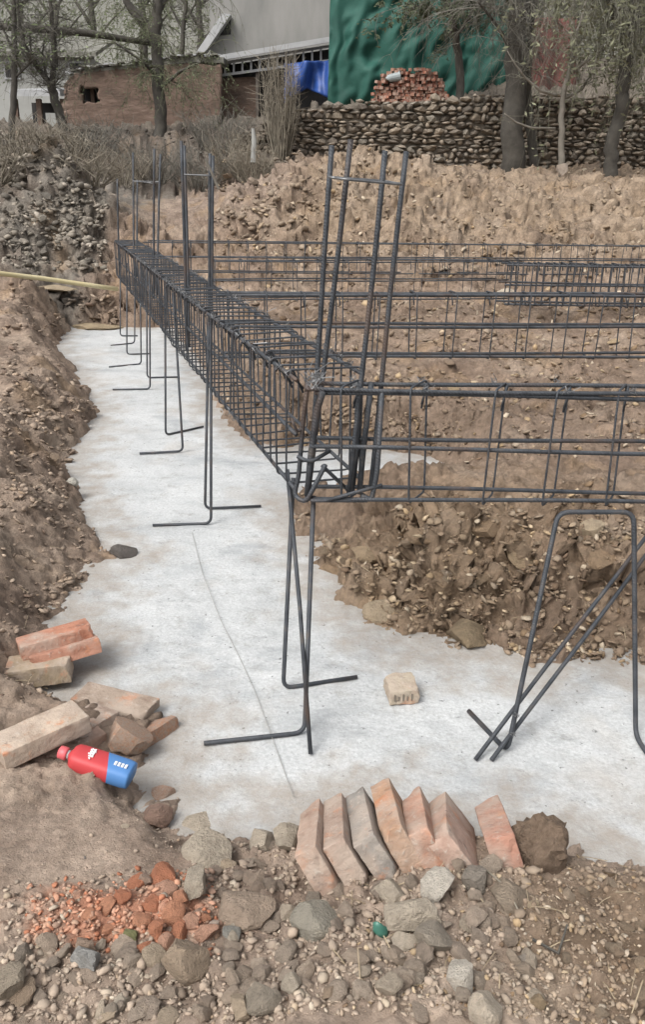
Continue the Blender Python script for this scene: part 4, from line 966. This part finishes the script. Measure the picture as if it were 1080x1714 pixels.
put_brick(92, 1070, .115, lean_rot(R_(-62), R_(5), R_(80)), (.46, .20, .125), 'red-ended brick uppermost of the three bricks on the left bank', (1, 1, 1), 4, LP)
put_brick(108, 1092, .085, lean_rot(R_(-64), R_(6), R_(70)), (.48, .235, .16), 'broken brick with a hollow red end in the middle of the bank bricks', (1, .95, 1), 5, LP)
put_brick(66, 1120, .062, lean_rot(R_(-78), R_(3), R_(88)), (.36, .265, .17), 'yellowish brown brick lowest of the three bricks on the left bank', (1.3, .85, 1), 0, LP)
put_brick(192, 1176, .035, lean_rot(R_(70), R_(0), R_(88)), (.36, .27, .21), 'thin flat tan slab behind the big broken lump', (.6, 1.1, .9), 2, LP, 'brick_slab')
# pale block on the concrete
M_SLOT = material('slot_mark', [(.14, .12, .095), (.2, .17, .135)], 20, 3, .9, 0)  # darker block tone for the marks on its front
pb = thing('pale_block', 'pale yellowish block with a row of slots in its front, alone on the concrete', 'block', Pz(672, 1152, .028)); pb.rotation_euler = (0, 0, R_(8))
blk = brick_mesh('block', 77, .098, .115, .052, .004); o = link('block_body', blk, pb); o.matrix_parent_inverse = Matrix(); o.color = (.42, .37, .295, 1)
for i in range(5):
    m = MB(); m.box((-.034 + i * .014, -.0575, .002 - .004 * (i % 2)), (.004, .005, .024 - .009 * (i % 2))); s = m.build('slot', M_SLOT, pb); s.matrix_parent_inverse = Matrix()

# ------------------------------------------------------------------ bottle
A, B = Pz(96, 1257, .150), Pz(222, 1299, .105)
ax = (B - A).normalized(); side = Vector((0, 0, 1)).cross(ax).normalized(); up = ax.cross(side)
Lb = (B - A).length
bt = thing('plastic_bottle', 'red and blue plastic bottle with a pink cap lying beside the cream-topped brick', 'bottle', A)
def ring_pts(t, hw, hh, n=16, e=.6):
    out = []
    for k in range(n):
        a = 2 * math.pi * k / n; c, s = math.cos(a), math.sin(a)
        out.append(A + ax * (Lb * t) + side * hw * math.copysign(abs(c) ** e, c) + up * hh * math.copysign(abs(s) ** e, s))
    return out
def loft(rings, name, mat, parent):
    m = MB(); n = len(rings[0]); vs = [v for r in rings for v in r]; fs = []
    for i in range(len(rings) - 1):
        for k in range(n): fs.append((i * n + k, i * n + (k + 1) % n, (i + 1) * n + (k + 1) % n, (i + 1) * n + k))
    fs.append(tuple(range(n))[::-1]); fs.append(tuple((len(rings) - 1) * n + k for k in range(n))); m.add(vs, fs)
    return m.build(name, mat, parent, True)
def bottle_mat():
    m = bpy.data.materials.new('bottle_plastic'); m.use_nodes = True; n, l = nt(m); b = n['Principled BSDF']; b.inputs['Roughness'].default_value = .55
    g = n.new('ShaderNodeNewGeometry'); d = n.new('ShaderNodeVectorMath'); d.operation = 'DOT_PRODUCT'
    v = ax * .92 + side * .35; d.inputs[1].default_value = v; l.new(g.outputs['Position'], d.inputs[0])
    th_ = (A + ax * Lb * .66).dot(v); mr = n.new('ShaderNodeMath'); mr.operation = 'GREATER_THAN'; mr.inputs[1].default_value = th_; l.new(d.outputs['Value'], mr.inputs[0])
    mx = n.new('ShaderNodeMix'); mx.data_type = 'RGBA'; l.new(mr.outputs[0], mx.inputs[0]); mx.inputs[6].default_value = (.46, .045, .05, 1); mx.inputs[7].default_value = (.075, .20, .44, 1)
    l.new(mx.outputs[2], b.inputs['Base Color']); return m
loft([ring_pts(t, w_, h_) for t, w_, h_ in [(.16, .011, .011), (.18, .013, .013), (.20, .027, .022), (.235, .035, .026), (.30, .037, .027), (.6, .038, .028), (.9, .038, .028), (.965, .036, .027), (.985, .036, .025)]], 'body', bottle_mat(), bt)
loft([ring_pts(t, w_, h_, 14, 1) for t, w_, h_ in [(.02, .012, .012), (.03, .017, .017), (.12, .018, .018), (.135, .016, .016)]], 'cap', material('pink_plastic', [(.50, .08, .10), (.60, .12, .13)], 5, 3, .45, 0), bt)
loft([ring_pts(t, w_, h_, 14, 1) for t, w_, h_ in [(.13, .012, .012), (.165, .0125, .0125)]], 'neck', M_TRIM, bt)
M_INK = material('white_print', [(.70, .70, .70), (.8, .8, .8)], 5, 2, .5, 0)
m = MB()
def mark(t0_, s0, t1_, s1, wd=.0022):
    f = lambda t, s: A + ax * (Lb * t) + side * s + up * .0292
    m.tube([f(t0_, s0), f((t0_ + t1_) / 2, (s0 + s1) / 2), f(t1_, s1)], wd, 4)
for q in [(.40, .012, .47, .016), (.41, .004, .48, .008), (.40, -.004, .47, .0), (.42, .018, .44, -.008), (.46, .018, .47, -.01), (.42, -.012, .48, -.010), (.44, -.018, .46, -.022)]: mark(*q)
for i in range(4):
    t_ = .76 + .045 * i; mark(t_, .0, t_ + .003, -.013, .0018); mark(t_ + .018, .0, t_ + .02, -.013, .0018); mark(t_, -.001, t_ + .02, .0, .0014); mark(t_, -.012, t_ + .02, -.012, .0014)
m.build('print', M_INK, bt)

# ------------------------------------------------------------------ notable stones
def stone(px, py, wpx, hpx, col, label, k=0, rot=0., sink=.25, group=None, name='stone', flat=None, tilt=0.0, deep=None, cat='stone', proto=None):
    p = hit(px, py + hpx * .35); dep = (p - CAMP).length
    sx = wpx / FPX * dep / 2 * 1.12; sz = hpx / FPX * dep / 2 * 1.1 * (flat or 1.0); sy = deep or (sx + sz) / 2
    o = bpy.data.objects.new(name, (proto or ROCKS)[k % len(proto or ROCKS)]); C.objects.link(o)
    o.location = p + Vector((0, sy * .35, sz * (.6 - sink))); o.scale = (sx, sy, sz * 1.15); o.rotation_euler = (tilt, 0, rot); o.color = (*col, 1)
    return tag(o, label, cat, group)
GR = (.43, .37, .295); TN = (.44, .35, .255); PL = (.50, .43, .345); WH = (.56, .51, .44); BR = (.22, .165, .12); OR = (.45, .175, .085); RS = (.36, .235, .18); DK = (.14, .125, .115)
NS = [
    (784, 1062, 96, 70, (.25, .19, .12), 'flat slab of brown stone tilted at the foot of the spoil heap', 5, .5),
    (766, 1636, 62, 56, WH, 'whitest stone in the rubble, below the row of leaning bricks', 3, .4),
    (806, 1690, 56, 60, PL, 'pale squarish stone at the foot of the photo, just below the whitest stone', 7, .1),
    (650, 1490, 56, 60, GR, 'rounded grey stone just under the third leaning brick', 1, .3),
    (694, 1534, 92, 72, GR, 'large blunt grey stone in the middle of the rubble below the leaning bricks', 4, .7),
    (724, 1572, 66, 66, (.33, .285, .23), 'pointed grey-brown stone right below the large blunt grey stone', 6, 1.0),
    (676, 1575, 44, 28, PL, 'small pale flat stone just right of the green glass', 8, .4),
    (735, 1486, 66, 40, WH, 'cream white angular stone under the fifth leaning brick', 9, .8),
    (434, 1408, 50, 44, PL, 'pale angular stone left of the leaning row, by the concrete edge', 10, .2),
    (480, 1406, 50, 50, GR, 'grey stone wedged between the pale angular stone and the leftmost leaning brick', 11, .5),
    (325, 1384, 66, 34, PL, 'smooth pale flat stone at the corner of the concrete', 12, .2),
    (352, 1424, 84, 66, GR, 'large split grey stone below the smooth pale flat stone', 13, .6),
    (327, 1478, 56, 56, GR, 'grey angular stone at the upper right of the crushed brick', 14, .3),
    (262, 1372, 50, 40, (.30, .20, .155), 'reddish grey stone at the corner left of the smooth pale stone', 15, .3),
    (402, 1522, 96, 56, (.36, .28, .215), 'long brownish stone to the right of the crushed brick', 0, .2),
    (306, 1610, 80, 58, (.33, .255, .185), 'broad brown stone just below the crushed brick', 2, .3),
    (146, 1608, 48, 50, (.31, .305, .29), 'blue-grey stone left below the crushed brick', 4, .2),
    (384, 1566, 34, 30, (.30, .29, .26), 'small blue-grey stone right of the orange-stained pebble', 6, .4),
    (436, 1670, 56, 48, (.28, .24, .19), 'brown-grey stone at the bottom among gravel', 8, .3),
    (18, 1650, 46, 60, (.31, .26, .20), 'tan stone at the lower left edge of the photo', 9, .3),
    (660, 1400, 8, 8, GR, None, 0, 0),
    (790, 1472, 60, 50, (.27, .235, .195), 'dark grey stone in the gap before the separate brick', 3, .3),
    (852, 1500, 72, 60, (.30, .24, .18), 'tan stone at the foot of the separate brick', 5, .4),
    (518, 1540, 90, 64, (.31, .285, .235), 'half buried greenish grey stone left below the leaning row', 7, .1),
    (880, 1606, 26, 24, (.29, .25, .21), 'round grey pebble on the brown gravel at the right', 1, .1),
    (120, 806, 22, 22, (.58, .56, .50), 'round white stone at the left edge of the concrete', 1, .1),
    (203, 922, 52, 26, DK, 'dark flat stone lying on the left edge of the concrete', 2, .3),
    (940, 280, 28, 24, (.36, .30, .25), 'pale boulder on the crest of the bank in front of the sapling', 3, .4),
    (848, 497, 34, 18, PL, 'pale oval stone behind the second cage', 1, .2),
    (90, 492, 64, 14, (.36, .29, .2), 'flat tan stone at the end of the trench below the hose', 5, .1),
    (150, 546, 92, 12, (.33, .26, .17), 'long tan block edging the far end of the concrete', 7, .0),
]
for i, (px, py, wp, hp_, col, lab, k, rot) in enumerate(NS):
    if lab: stone(px, py, wp, hp_, col, lab, k, rot)
LUMPS = [rock_mesh('brick_lump', 950 + i, 3, M_BRICK, 9, .75) for i in range(3)]
stone(206, 1228, 92, 84, (.44, .30, .22), 'broken tan brick lump between the bottle and the smaller orange-sided lump', 0, .3, proto=LUMPS, name='brick_lump', cat='brick lump', deep=.06)
stone(262, 1222, 78, 84, (.47, .27, .18), 'broken brick lump with an orange side standing at the concrete edge', 1, 1.1, proto=LUMPS, name='brick_lump', cat='brick lump', deep=.055)
stone(272, 1330, 44, 34, (.38, .26, .2), 'dusty reddish brick lump in the earth right of the bottle base', 2, .4, proto=LUMPS, name='brick_lump', cat='brick lump')
for i, (px, py, wp, hp_, lab) in enumerate([(612, 930, 62, 34, 'tan broken slab on the left face of the spoil heap'), (560, 955, 52, 40, 'brown earth block at the left corner of the spoil heap'), (700, 905, 58, 26, 'light flat slab near the middle top of the spoil heap'), (812, 880, 66, 30, 'pale slab at the crest of the spoil heap'), (640, 1020, 60, 40, 'broad brown earth block low on the spoil heap'), (870, 960, 44, 24, 'tan slab left of the trestle on the spoil heap'), (985, 885, 70, 34, 'wide pale slab inside the trestle near the crest'), (740, 985, 46, 24, 'small tan slab in the middle of the spoil heap'), (1010, 960, 54, 26, 'flat slab right inside the trestle behind the raking bars')]):
    stone(px, py, wp, hp_, RB.choice([(.34, .255, .165), (.29, .205, .13), (.42, .335, .235)]), lab, (i * 3 + 1), RB.uniform(-.6, .6), sink=.35, tilt=RB.uniform(.15, .5), group='slabs of the spoil heap', name='flat_stone', cat='flat stone', deep=.06)
# earth clod
cl = rock_mesh('clod', 900, 4, material('clod_earth', [(.13, .088, .058), (.20, .14, .095), (.26, .185, .13)], 9, 8, .97, .8, 28, coords='Generated', bdist=.03), 3, .85)
for v in cl.vertices:
    q = v.co; k = worley(np.array([q.x * 2.6 + q.z]), np.array([q.y * 2.6 - q.z * .7]), 5); v.co = q * (1 + .22 * float(k[1][0] - k[0][0]) + .14 * float(fbm(np.array([q.x * 3 + q.z * 2]), np.array([q.y * 3 - q.z]), 4, 4)[0]))
o = stone(908, 1414, 98, 86, (1, 1, 1), 'big dark brown earth clod at the right of the separate brick', 0, .3, proto=[cl], name='earth_clod', cat='clod', deep=.055)
# orange crushed brick: larger chunks as things, crumbs as stuff
FRAG = ['topmost orange brick fragment, broad, at the back of the crushed brick patch', 'flat orange fragment in the middle of the crushed brick', 'orange fragment at the centre right of the crushed brick', 'tall orange fragment at the front of the crushed brick, left of two', 'big blocky orange fragment at the front of the crushed brick', 'rightmost front orange fragment beside the stained pebble', 'orange fragment on the back edge left of the topmost fragment', 'small orange fragment between the centre and the right end of the patch', 'smallest orange fragment above the stained pebble', 'orange fragment amid the dust left of the mossy pebble', 'small orange fragment in the dust near the back left', 'small orange fragment at the left part of the dust patch', 'orange fragment just below the topmost fragment', 'orange fragment just behind the mossy pebble', 'thin orange fragment at the front left of the dust', 'orange fragment at the very front of the patch above the broad brown stone', 'small orange fragment in front of the mossy pebble', 'leftmost small orange fragment in the dust patch', 'orange fragment near the right back edge of the patch']
for i, (px, py, wp, hp_) in enumerate([(270, 1462, 50, 36), (252, 1516, 40, 24), (292, 1530, 44, 34), (258, 1556, 36, 44), (298, 1560, 40, 40), (345, 1560, 36, 34), (228, 1478, 36, 24), (318, 1538, 34, 26), (340, 1536, 26, 22), (180, 1520, 32, 22), (205, 1500, 30, 20), (150, 1535, 28, 18), (272, 1490, 38, 24), (235, 1540, 32, 24), (180, 1560, 30, 16), (275, 1580, 30, 26), (240, 1590, 28, 20), (130, 1500, 26, 14), (300, 1505, 30, 22)]):
    c = RB.choice([(.48, .205, .115), (.52, .25, .15), (.44, .18, .10), (.52, .30, .21)])
    stone(px, py, wp, hp_, c, FRAG[i], i, RB.uniform(0, 6), group='orange brick fragments in the foreground', name='brick_fragment', cat='brick fragment', sink=.3)
stone(355, 1552, 26, 30, (.50, .40, .33), 'pale pebble with an orange stain at the right end of the crushed brick', 3, .3)
# green glass and mossy piece
gl = bpy.data.materials.new('green_glass'); gl.use_nodes = True; b = nt(gl)[0]['Principled BSDF']; b.inputs['Base Color'].default_value = (.06, .17, .13, 1); b.inputs['Roughness'].default_value = .35
p = hit(637, 1562); m = MB(); 
def shard(u, v): a = -1.2 + 2.3 * u; return p + Vector((.017 * math.sin(a), -.004 - .012 * math.cos(a) + .006 * v, .002 + (.026 + .007 * math.sin(5 * u)) * v))
m.add(*noisy_grid(8, 3, shard)); o = m.build('green_bottle_shard', gl, None, True); o.modifiers.new('thickness', 'SOLIDIFY').thickness = .003; tag(o, 'green glass bottle shard stuck among the grey stones', 'glass shard')
stone(220, 1566, 26, 28, (.20, .20, .09), 'mossy green pebble inside the crushed orange brick', 4, .3)

# ------------------------------------------------------------------ scattered stones
def sample_px(n, x0, x1, y0, y1, seed):
    """ground points spread evenly over a part of the view"""
    r = np.random.RandomState(seed); px = r.uniform(x0, x1, n); py = r.uniform(y0, y1, n)
    ts = np.geomspace(.7, 22, 150); out = []
    D = np.array([list(ray(a, b)) for a, b in zip(px, py)]); D = D / D[:, 1:2]
    X = D[:, 0:1] * ts[None]; Y = np.repeat(ts[None], n, 0); Z = CAM_H + D[:, 2:3] * ts[None]
    G = base_h(X, Y); G = np.where(strip_sd(X, Y) < .1, 0, G)
    below = Z < G; i = np.where(below.any(1), below.argmax(1), -1)
    ok = i >= 1; idx = np.arange(n)[ok]; j = i[ok]; e0 = (Z - G)[idx, j - 1]; e1 = (Z - G)[idx, j]
    t_ = np.clip(e0 / np.maximum(e0 - e1, 1e-9), 0, 1); x = X[idx, j - 1] * (1 - t_) + X[idx, j] * t_; y = Y[idx, j - 1] * (1 - t_) + Y[idx, j] * t_
    return x, y
STONE_COLS = np.array([GR, TN, PL, (.42, .35, .275), (.33, .25, .18), (.36, .29, .215), (.46, .385, .30), (.30, .25, .20)])
items = []; chips = []; singles = []
def scatter(n, box, smin, smax, power, seed, cols, flat=.65, single_above=None, label=None, group=None, max_single=0, sdmin=.03, blend=.85, into=None, tilt=.35):
    x, y = sample_px(n, *box, seed); r = random.Random(seed)
    sd = strip_sd(x, y); tr = trodden(x, y)
    ok = (sd > sdmin) & (np.array([r.random() for _ in x]) > np.maximum(tr * .93, smooth_patch(x, y) * .78))
    x, y = x[ok], y[ok]; soil = soil_col(x, y); x, y, z = H3(x, y); loc = []
    for xi, yi, zi in zip(x, y, z):
        u = r.random() ** power; spx = smin + (smax - smin) * u
        s = spx / FPX * math.hypot(yi, CAM_H) / 2
        c = cols[r.randrange(len(cols))] * r.uniform(.8, 1.15)
        if r.random() < blend: c = c * .25 + soil[len(loc)] * .70 * r.uniform(.75, 1.2)
        sc = (s * r.uniform(.8, 1.3), s * r.uniform(.7, 1.1), s * flat * r.uniform(.7, 1.3))
        e = Euler((r.gauss(0, tilt), r.gauss(0, tilt), r.uniform(0, 6.283)))
        loc.append((spx, (xi, yi, zi + sc[2] * .35), sc, e, tuple(c)))
    loc.sort(key=lambda q: -q[0])
    for k, q in enumerate(loc):
        if k < max_single: singles.append((q, label, group))
        else: (items if into is None else into).append(q[1:])
WARM = np.array([(.38, .285, .18), (.33, .24, .145), (.46, .365, .25), (.17, .115, .075), (.50, .42, .32), (.22, .15, .09)])
LEFTC = np.array([(.30, .22, .155), (.37, .28, .205), (.17, .12, .09), (.45, .36, .28)])
ORC = np.array([(.46, .20, .115), (.42, .175, .10), (.50, .27, .18), (.38, .25, .18)])
FG = 'stones of the foreground rubble'
scatter(420, (380, 900, 1440, 1714), 9, 42, 2.6, 1, STONE_COLS, .8, label='grey-brown angular stone in the rubble below the row of leaning bricks', group=FG, max_single=95)
scatter(280, (0, 400, 1590, 1714), 9, 38, 2.8, 2, STONE_COLS, .75, label='grey-brown stone in the gravel under the crushed brick', group=FG, max_single=45)
scatter(120, (200, 500, 1370, 1500), 9, 40, 3, 3, STONE_COLS, .8, label='dusty stone between the crushed brick and the concrete corner', group=FG, max_single=25)
scatter(160, (850, 1080, 1430, 1714), 7, 26, 3, 4, WARM, .75, label='brown stone in the damp earth at the lower right', group=FG, max_single=20)
scatter(5200, (0, 1080, 1440, 1714), 2.5, 15, 2.4, 5, STONE_COLS, .75)
scatter(900, (150, 500, 1300, 1500), 2.5, 10, 2, 6, STONE_COLS, .75)
scatter(900, (45, 365, 1458, 1604), 3, 16, 2, 7, ORC, .7, blend=.3)
scatter(2600, (480, 1080, 830, 1140), 3, 26, 3.0, 8, WARM, .38, label='light brown flat stone on the spoil heap under the nearest cage', group='stones on the spoil heap', max_single=28)
scatter(2600, (360, 1080, 420, 760), 3, 24, 2.6, 9, WARM, .4, label='tan flat stone on the soil between the cages', group='stones between the cages', max_single=24)
scatter(3000, (0, 200, 500, 1170), 2.5, 22, 3.0, 10, LEFTC, .45, label='small stone on the left trench bank', group='stones on the left bank', max_single=20)
scatter(1600, (360, 1080, 245, 430), 2.5, 15, 2.4, 11, WARM, .6)
scatter(500, (370, 520, 265, 400), 4, 20, 1.8, 12, np.array([(.40, .31, .22), (.34, .26, .18), (.44, .36, .27)]), .7, label='light tan stone on the left flank of the spoil mound', group='stones on the spoil mound', max_single=20)
scatter(2200, (0, 175, 225, 450), 4, 20, 2.2, 13, np.array([(.27, .24, .2), (.20, .18, .15), (.36, .32, .27), (.14, .125, .105)]), .8, blend=.3, label='weathered stone in the rubble bank at the left above the hose', group='stones of the rubble bank', max_single=20)
scatter(5200, (460, 1080, 830, 1145), 3, 24, 3.2, 51, WARM, .8, blend=.7, into=chips, tilt=.6)
scatter(6000, (360, 1080, 410, 770), 2.5, 18, 2.8, 52, WARM, .8, blend=.7, into=chips, tilt=.6)
scatter(4200, (0, 200, 480, 1180), 2.5, 20, 3.2, 53, LEFTC, .8, blend=.75, into=chips, tilt=.5)
scatter(3000, (360, 1080, 245, 430), 2.5, 12, 2.4, 54, WARM, .8, blend=.7, into=chips, tilt=.6)
scatter(1500, (560, 1080, 1370, 1714), 2.5, 16, 3, 55, WARM, .8, blend=.6, into=chips, tilt=.5)
scatter(900, (80, 1080, 560, 1440), 1.5, 8, 2.5, 56, np.array([(.25, .2, .15), (.32, .26, .2), DK]), .5, sdmin=-.10, blend=.2, into=chips)
scatter(300, (100, 200, 560, 1160), 2, 9, 1.5, 14, np.array([DK, (.2, .18, .16), (.25, .2, .16)]), .6, sdmin=-.12)
scatter(130, (120, 1080, 560, 1420), 1.5, 6, 2, 15, np.array([DK, (.2, .19, .18)]), .5, sdmin=-9)
scatter(500, (260, 900, 1300, 1470), 2, 9, 2, 16, STONE_COLS, .6, sdmin=-.05)
scatter(600, (100, 520, 200, 330), 3, 10, 2, 17, np.array([(.11, .10, .085), (.16, .14, .12), (.08, .07, .06)]), .7)
def grit(n, box, seed):
    x, y = sample_px(n, *box, seed); r = random.Random(seed); ok = strip_sd(x, y) > .0; x, y = x[ok], y[ok]; so = soil_col(x, y); x, y, z = H3(x, y)
    for xi, yi, zi, c in zip(x, y, z, so):
        sz = r.uniform(1.0, 3.6) / FPX * math.hypot(yi, CAM_H) / 2
        items.append(((xi, yi, zi + sz * .2), (sz * r.uniform(.8, 1.5), sz, sz * .6), Euler((r.gauss(0, .3), r.gauss(0, .3), r.uniform(0, 6))), tuple(c * r.uniform(.7, 1.05))))
grit(1500, (0, 330, 1290, 1480), 31); grit(2500, (0, 1080, 1430, 1714), 32)
straws = MB(); x_, y_ = sample_px(36, 560, 1080, 1380, 1714, 33); x2, y2_ = sample_px(90, 520, 1080, 840, 1120, 34); x3, y3_ = sample_px(60, 0, 160, 560, 1150, 35)
xs_ = np.concatenate([x_, x2, x3]); ys_ = np.concatenate([y_, y2_, y3_]); ok = strip_sd(xs_, ys_) > .02; xs_, ys_ = xs_[ok], ys_[ok]; zs_ = H(xs_, ys_)
for a_, b2, c_ in zip(xs_, ys_, zs_):
    an = RB.uniform(0, 3.14); ln = RB.uniform(.012, .05); dv = Vector((math.cos(an) * ln, math.sin(an) * ln, RB.gauss(0, .3) * ln)); p = Vector((a_, b2, c_ + .006))
    straws.tube([p - dv, p + Vector((0, 0, .004)), p + dv], RB.uniform(.0007, .0014), 3, cap=False)
tag(straws.build('straw_litter', material('straw', [(.22, .17, .11), (.36, .29, .19)], 6, 2, .8, 0)), 'bits of straw and dry stalk strewn over the earth', kind='stuff')
m = MB(); p0, p1, p2 = hit(892, 1578), hit(934, 1604), hit(948, 1562)
m.tube([p0 + Vector((0, 0, .008)), p1 + Vector((0, 0, .012)), p2 + Vector((0, 0, .02))], [.003, .0035, .002], 5); tag(m.build('dark_twig', M_BARK), 'small dark bent twig on the brown earth at the lower right', 'twig')
m = MB(); p0, p1 = hit(812, 1468), hit(868, 1530)
m.tube([p0 + Vector((0, 0, .02)), p0.lerp(p1, .5) + Vector((.01, 0, .02)), p1 + Vector((0, 0, .008))], .0022, 5); tag(m.build('dry_stalk', M_DRY), 'pale dry stalk below the separate brick', 'stalk')
# each loose stone is named after the landmark nearest to it
Mi = CAM_M.inverted()
def proj(p): q = Mi @ Vector(p); return 540 + FPX * q.x / -q.z, 857 - FPX * q.y / -q.z
ANCH = [(766, 1636, 'the whitest stone'), (806, 1690, 'the pale squarish stone'), (637, 1555, 'the green glass shard'), (908, 1414, 'the earth clod'), (536, 1450, 'the leftmost leaning brick'), (622, 1440, 'the third leaning brick'), (712, 1440, 'the fifth leaning brick'), (838, 1420, 'the separate brick'),
    (694, 1534, 'the blunt grey stone'), (402, 1522, 'the long brownish stone'), (306, 1610, 'the broad brown stone'), (146, 1608, 'the blue-grey stone'), (200, 1520, 'the crushed brick dust'), (220, 1566, 'the mossy pebble'), (352, 1424, 'the split grey stone'), (436, 1670, 'the brown-grey bottom stone'), (18, 1650, 'the tan stone at the left edge'),
    (518, 1540, 'the greenish grey stone'), (928, 1585, 'the dark bent twig'), (784, 1062, 'the tilted brown slab'), (930, 1000, 'the inverted U trestle'), (525, 900, 'the nearest bent support'), (700, 640, 'the nearest cage'), (640, 500, 'the corner starter bars'), (900, 490, 'the second cage'), (900, 437, 'the dense dark cage'), (600, 410, 'the farthest cage'), (360, 300, 'the second starter bars'),
    (120, 806, 'the round white stone'), (203, 922, 'the dark flat stone'), (80, 1060, 'the bank bricks'), (70, 1220, 'the cream-topped brick'), (100, 470, 'the yellow hose'), (150, 546, 'the long tan block'), (100, 235, 'the rubble bank top'), (424, 250, 'the pale post'), (300, 380, 'the long cage'), (480, 330, 'the mound flank'), (340, 1390, 'the smooth pale stone'), (1060, 1500, 'the right edge of the frame'), (900, 1680, 'the bottom right corner')]
def where(px, py):
    d, ax_, ay_, nm = min((math.hypot(px - a, (py - b) * 1.2), a, b, nm) for a, b, nm in ANCH); dx, dy = px - ax_, py - ay_
    side_ = 'right of' if dx > 0 else 'left of'; fb = 'in front of' if dy > 0 else 'behind'
    w = side_ if abs(dx) > 2 * abs(dy) else fb if abs(dy) > 2 * abs(dx) else fb.replace(' of', '') + ' and ' + side_
    return d, w + ' ' + nm
ORD = ['', 'second', 'third', 'fourth', 'fifth', 'sixth', 'seventh', 'eighth', 'ninth', 'tenth', 'eleventh', 'twelfth']
def tone(c):
    l_ = sum(c) / 3; return ('pale ' if l_ > .30 else 'dark ' if l_ < .17 else '') + ('grey' if c[0] / c[2] < 1.42 else 'tan' if l_ > .21 else 'brown')
byl = {}
for q in singles:
    (spx, loc, sc, e, c), lab, grp = q; d, w = where(*proj(loc)); sz = 'small' if spx < 14 else 'middling' if spx < 24 else 'big'
    byl.setdefault(f'{sz} {tone(c)} stone {w}', []).append((d, q))
singles = []
for lab, l_ in byl.items():
    for k, (d, q) in enumerate(sorted(l_, key=lambda t: t[0])):
        singles.append((q[0], ('closest ' if k == 0 and len(l_) > 1 else ORD[min(k, 11)] + ' closest ' if k else '') + lab, q[2]))
for (spx, loc, sc, e, c), lab, grp in singles:
    o = bpy.data.objects.new('stone', ROCKS[rng.randrange(16)]); C.objects.link(o); o.location = loc; o.scale = sc; o.rotation_euler = e; o.color = (*c, 1); tag(o, lab, 'stone', grp)
CHIP = [rock_mesh('chip', 700 + i, 1, M_PEBBLE, 11, .42) for i in range(24)]
PEB = [rock_mesh('pebble', 500 + i, 1, M_PEBBLE, 6, .7, .28) for i in range(28)]
tag(joined_rocks('earth_crumbs', chips, M_PEBBLE, CHIP), 'broken flat clods and crumbs of dug earth', kind='stuff')
tag(joined_rocks('gravel', items, M_PEBBLE, PEB), 'loose gravel and small stones over the soil', kind='stuff')
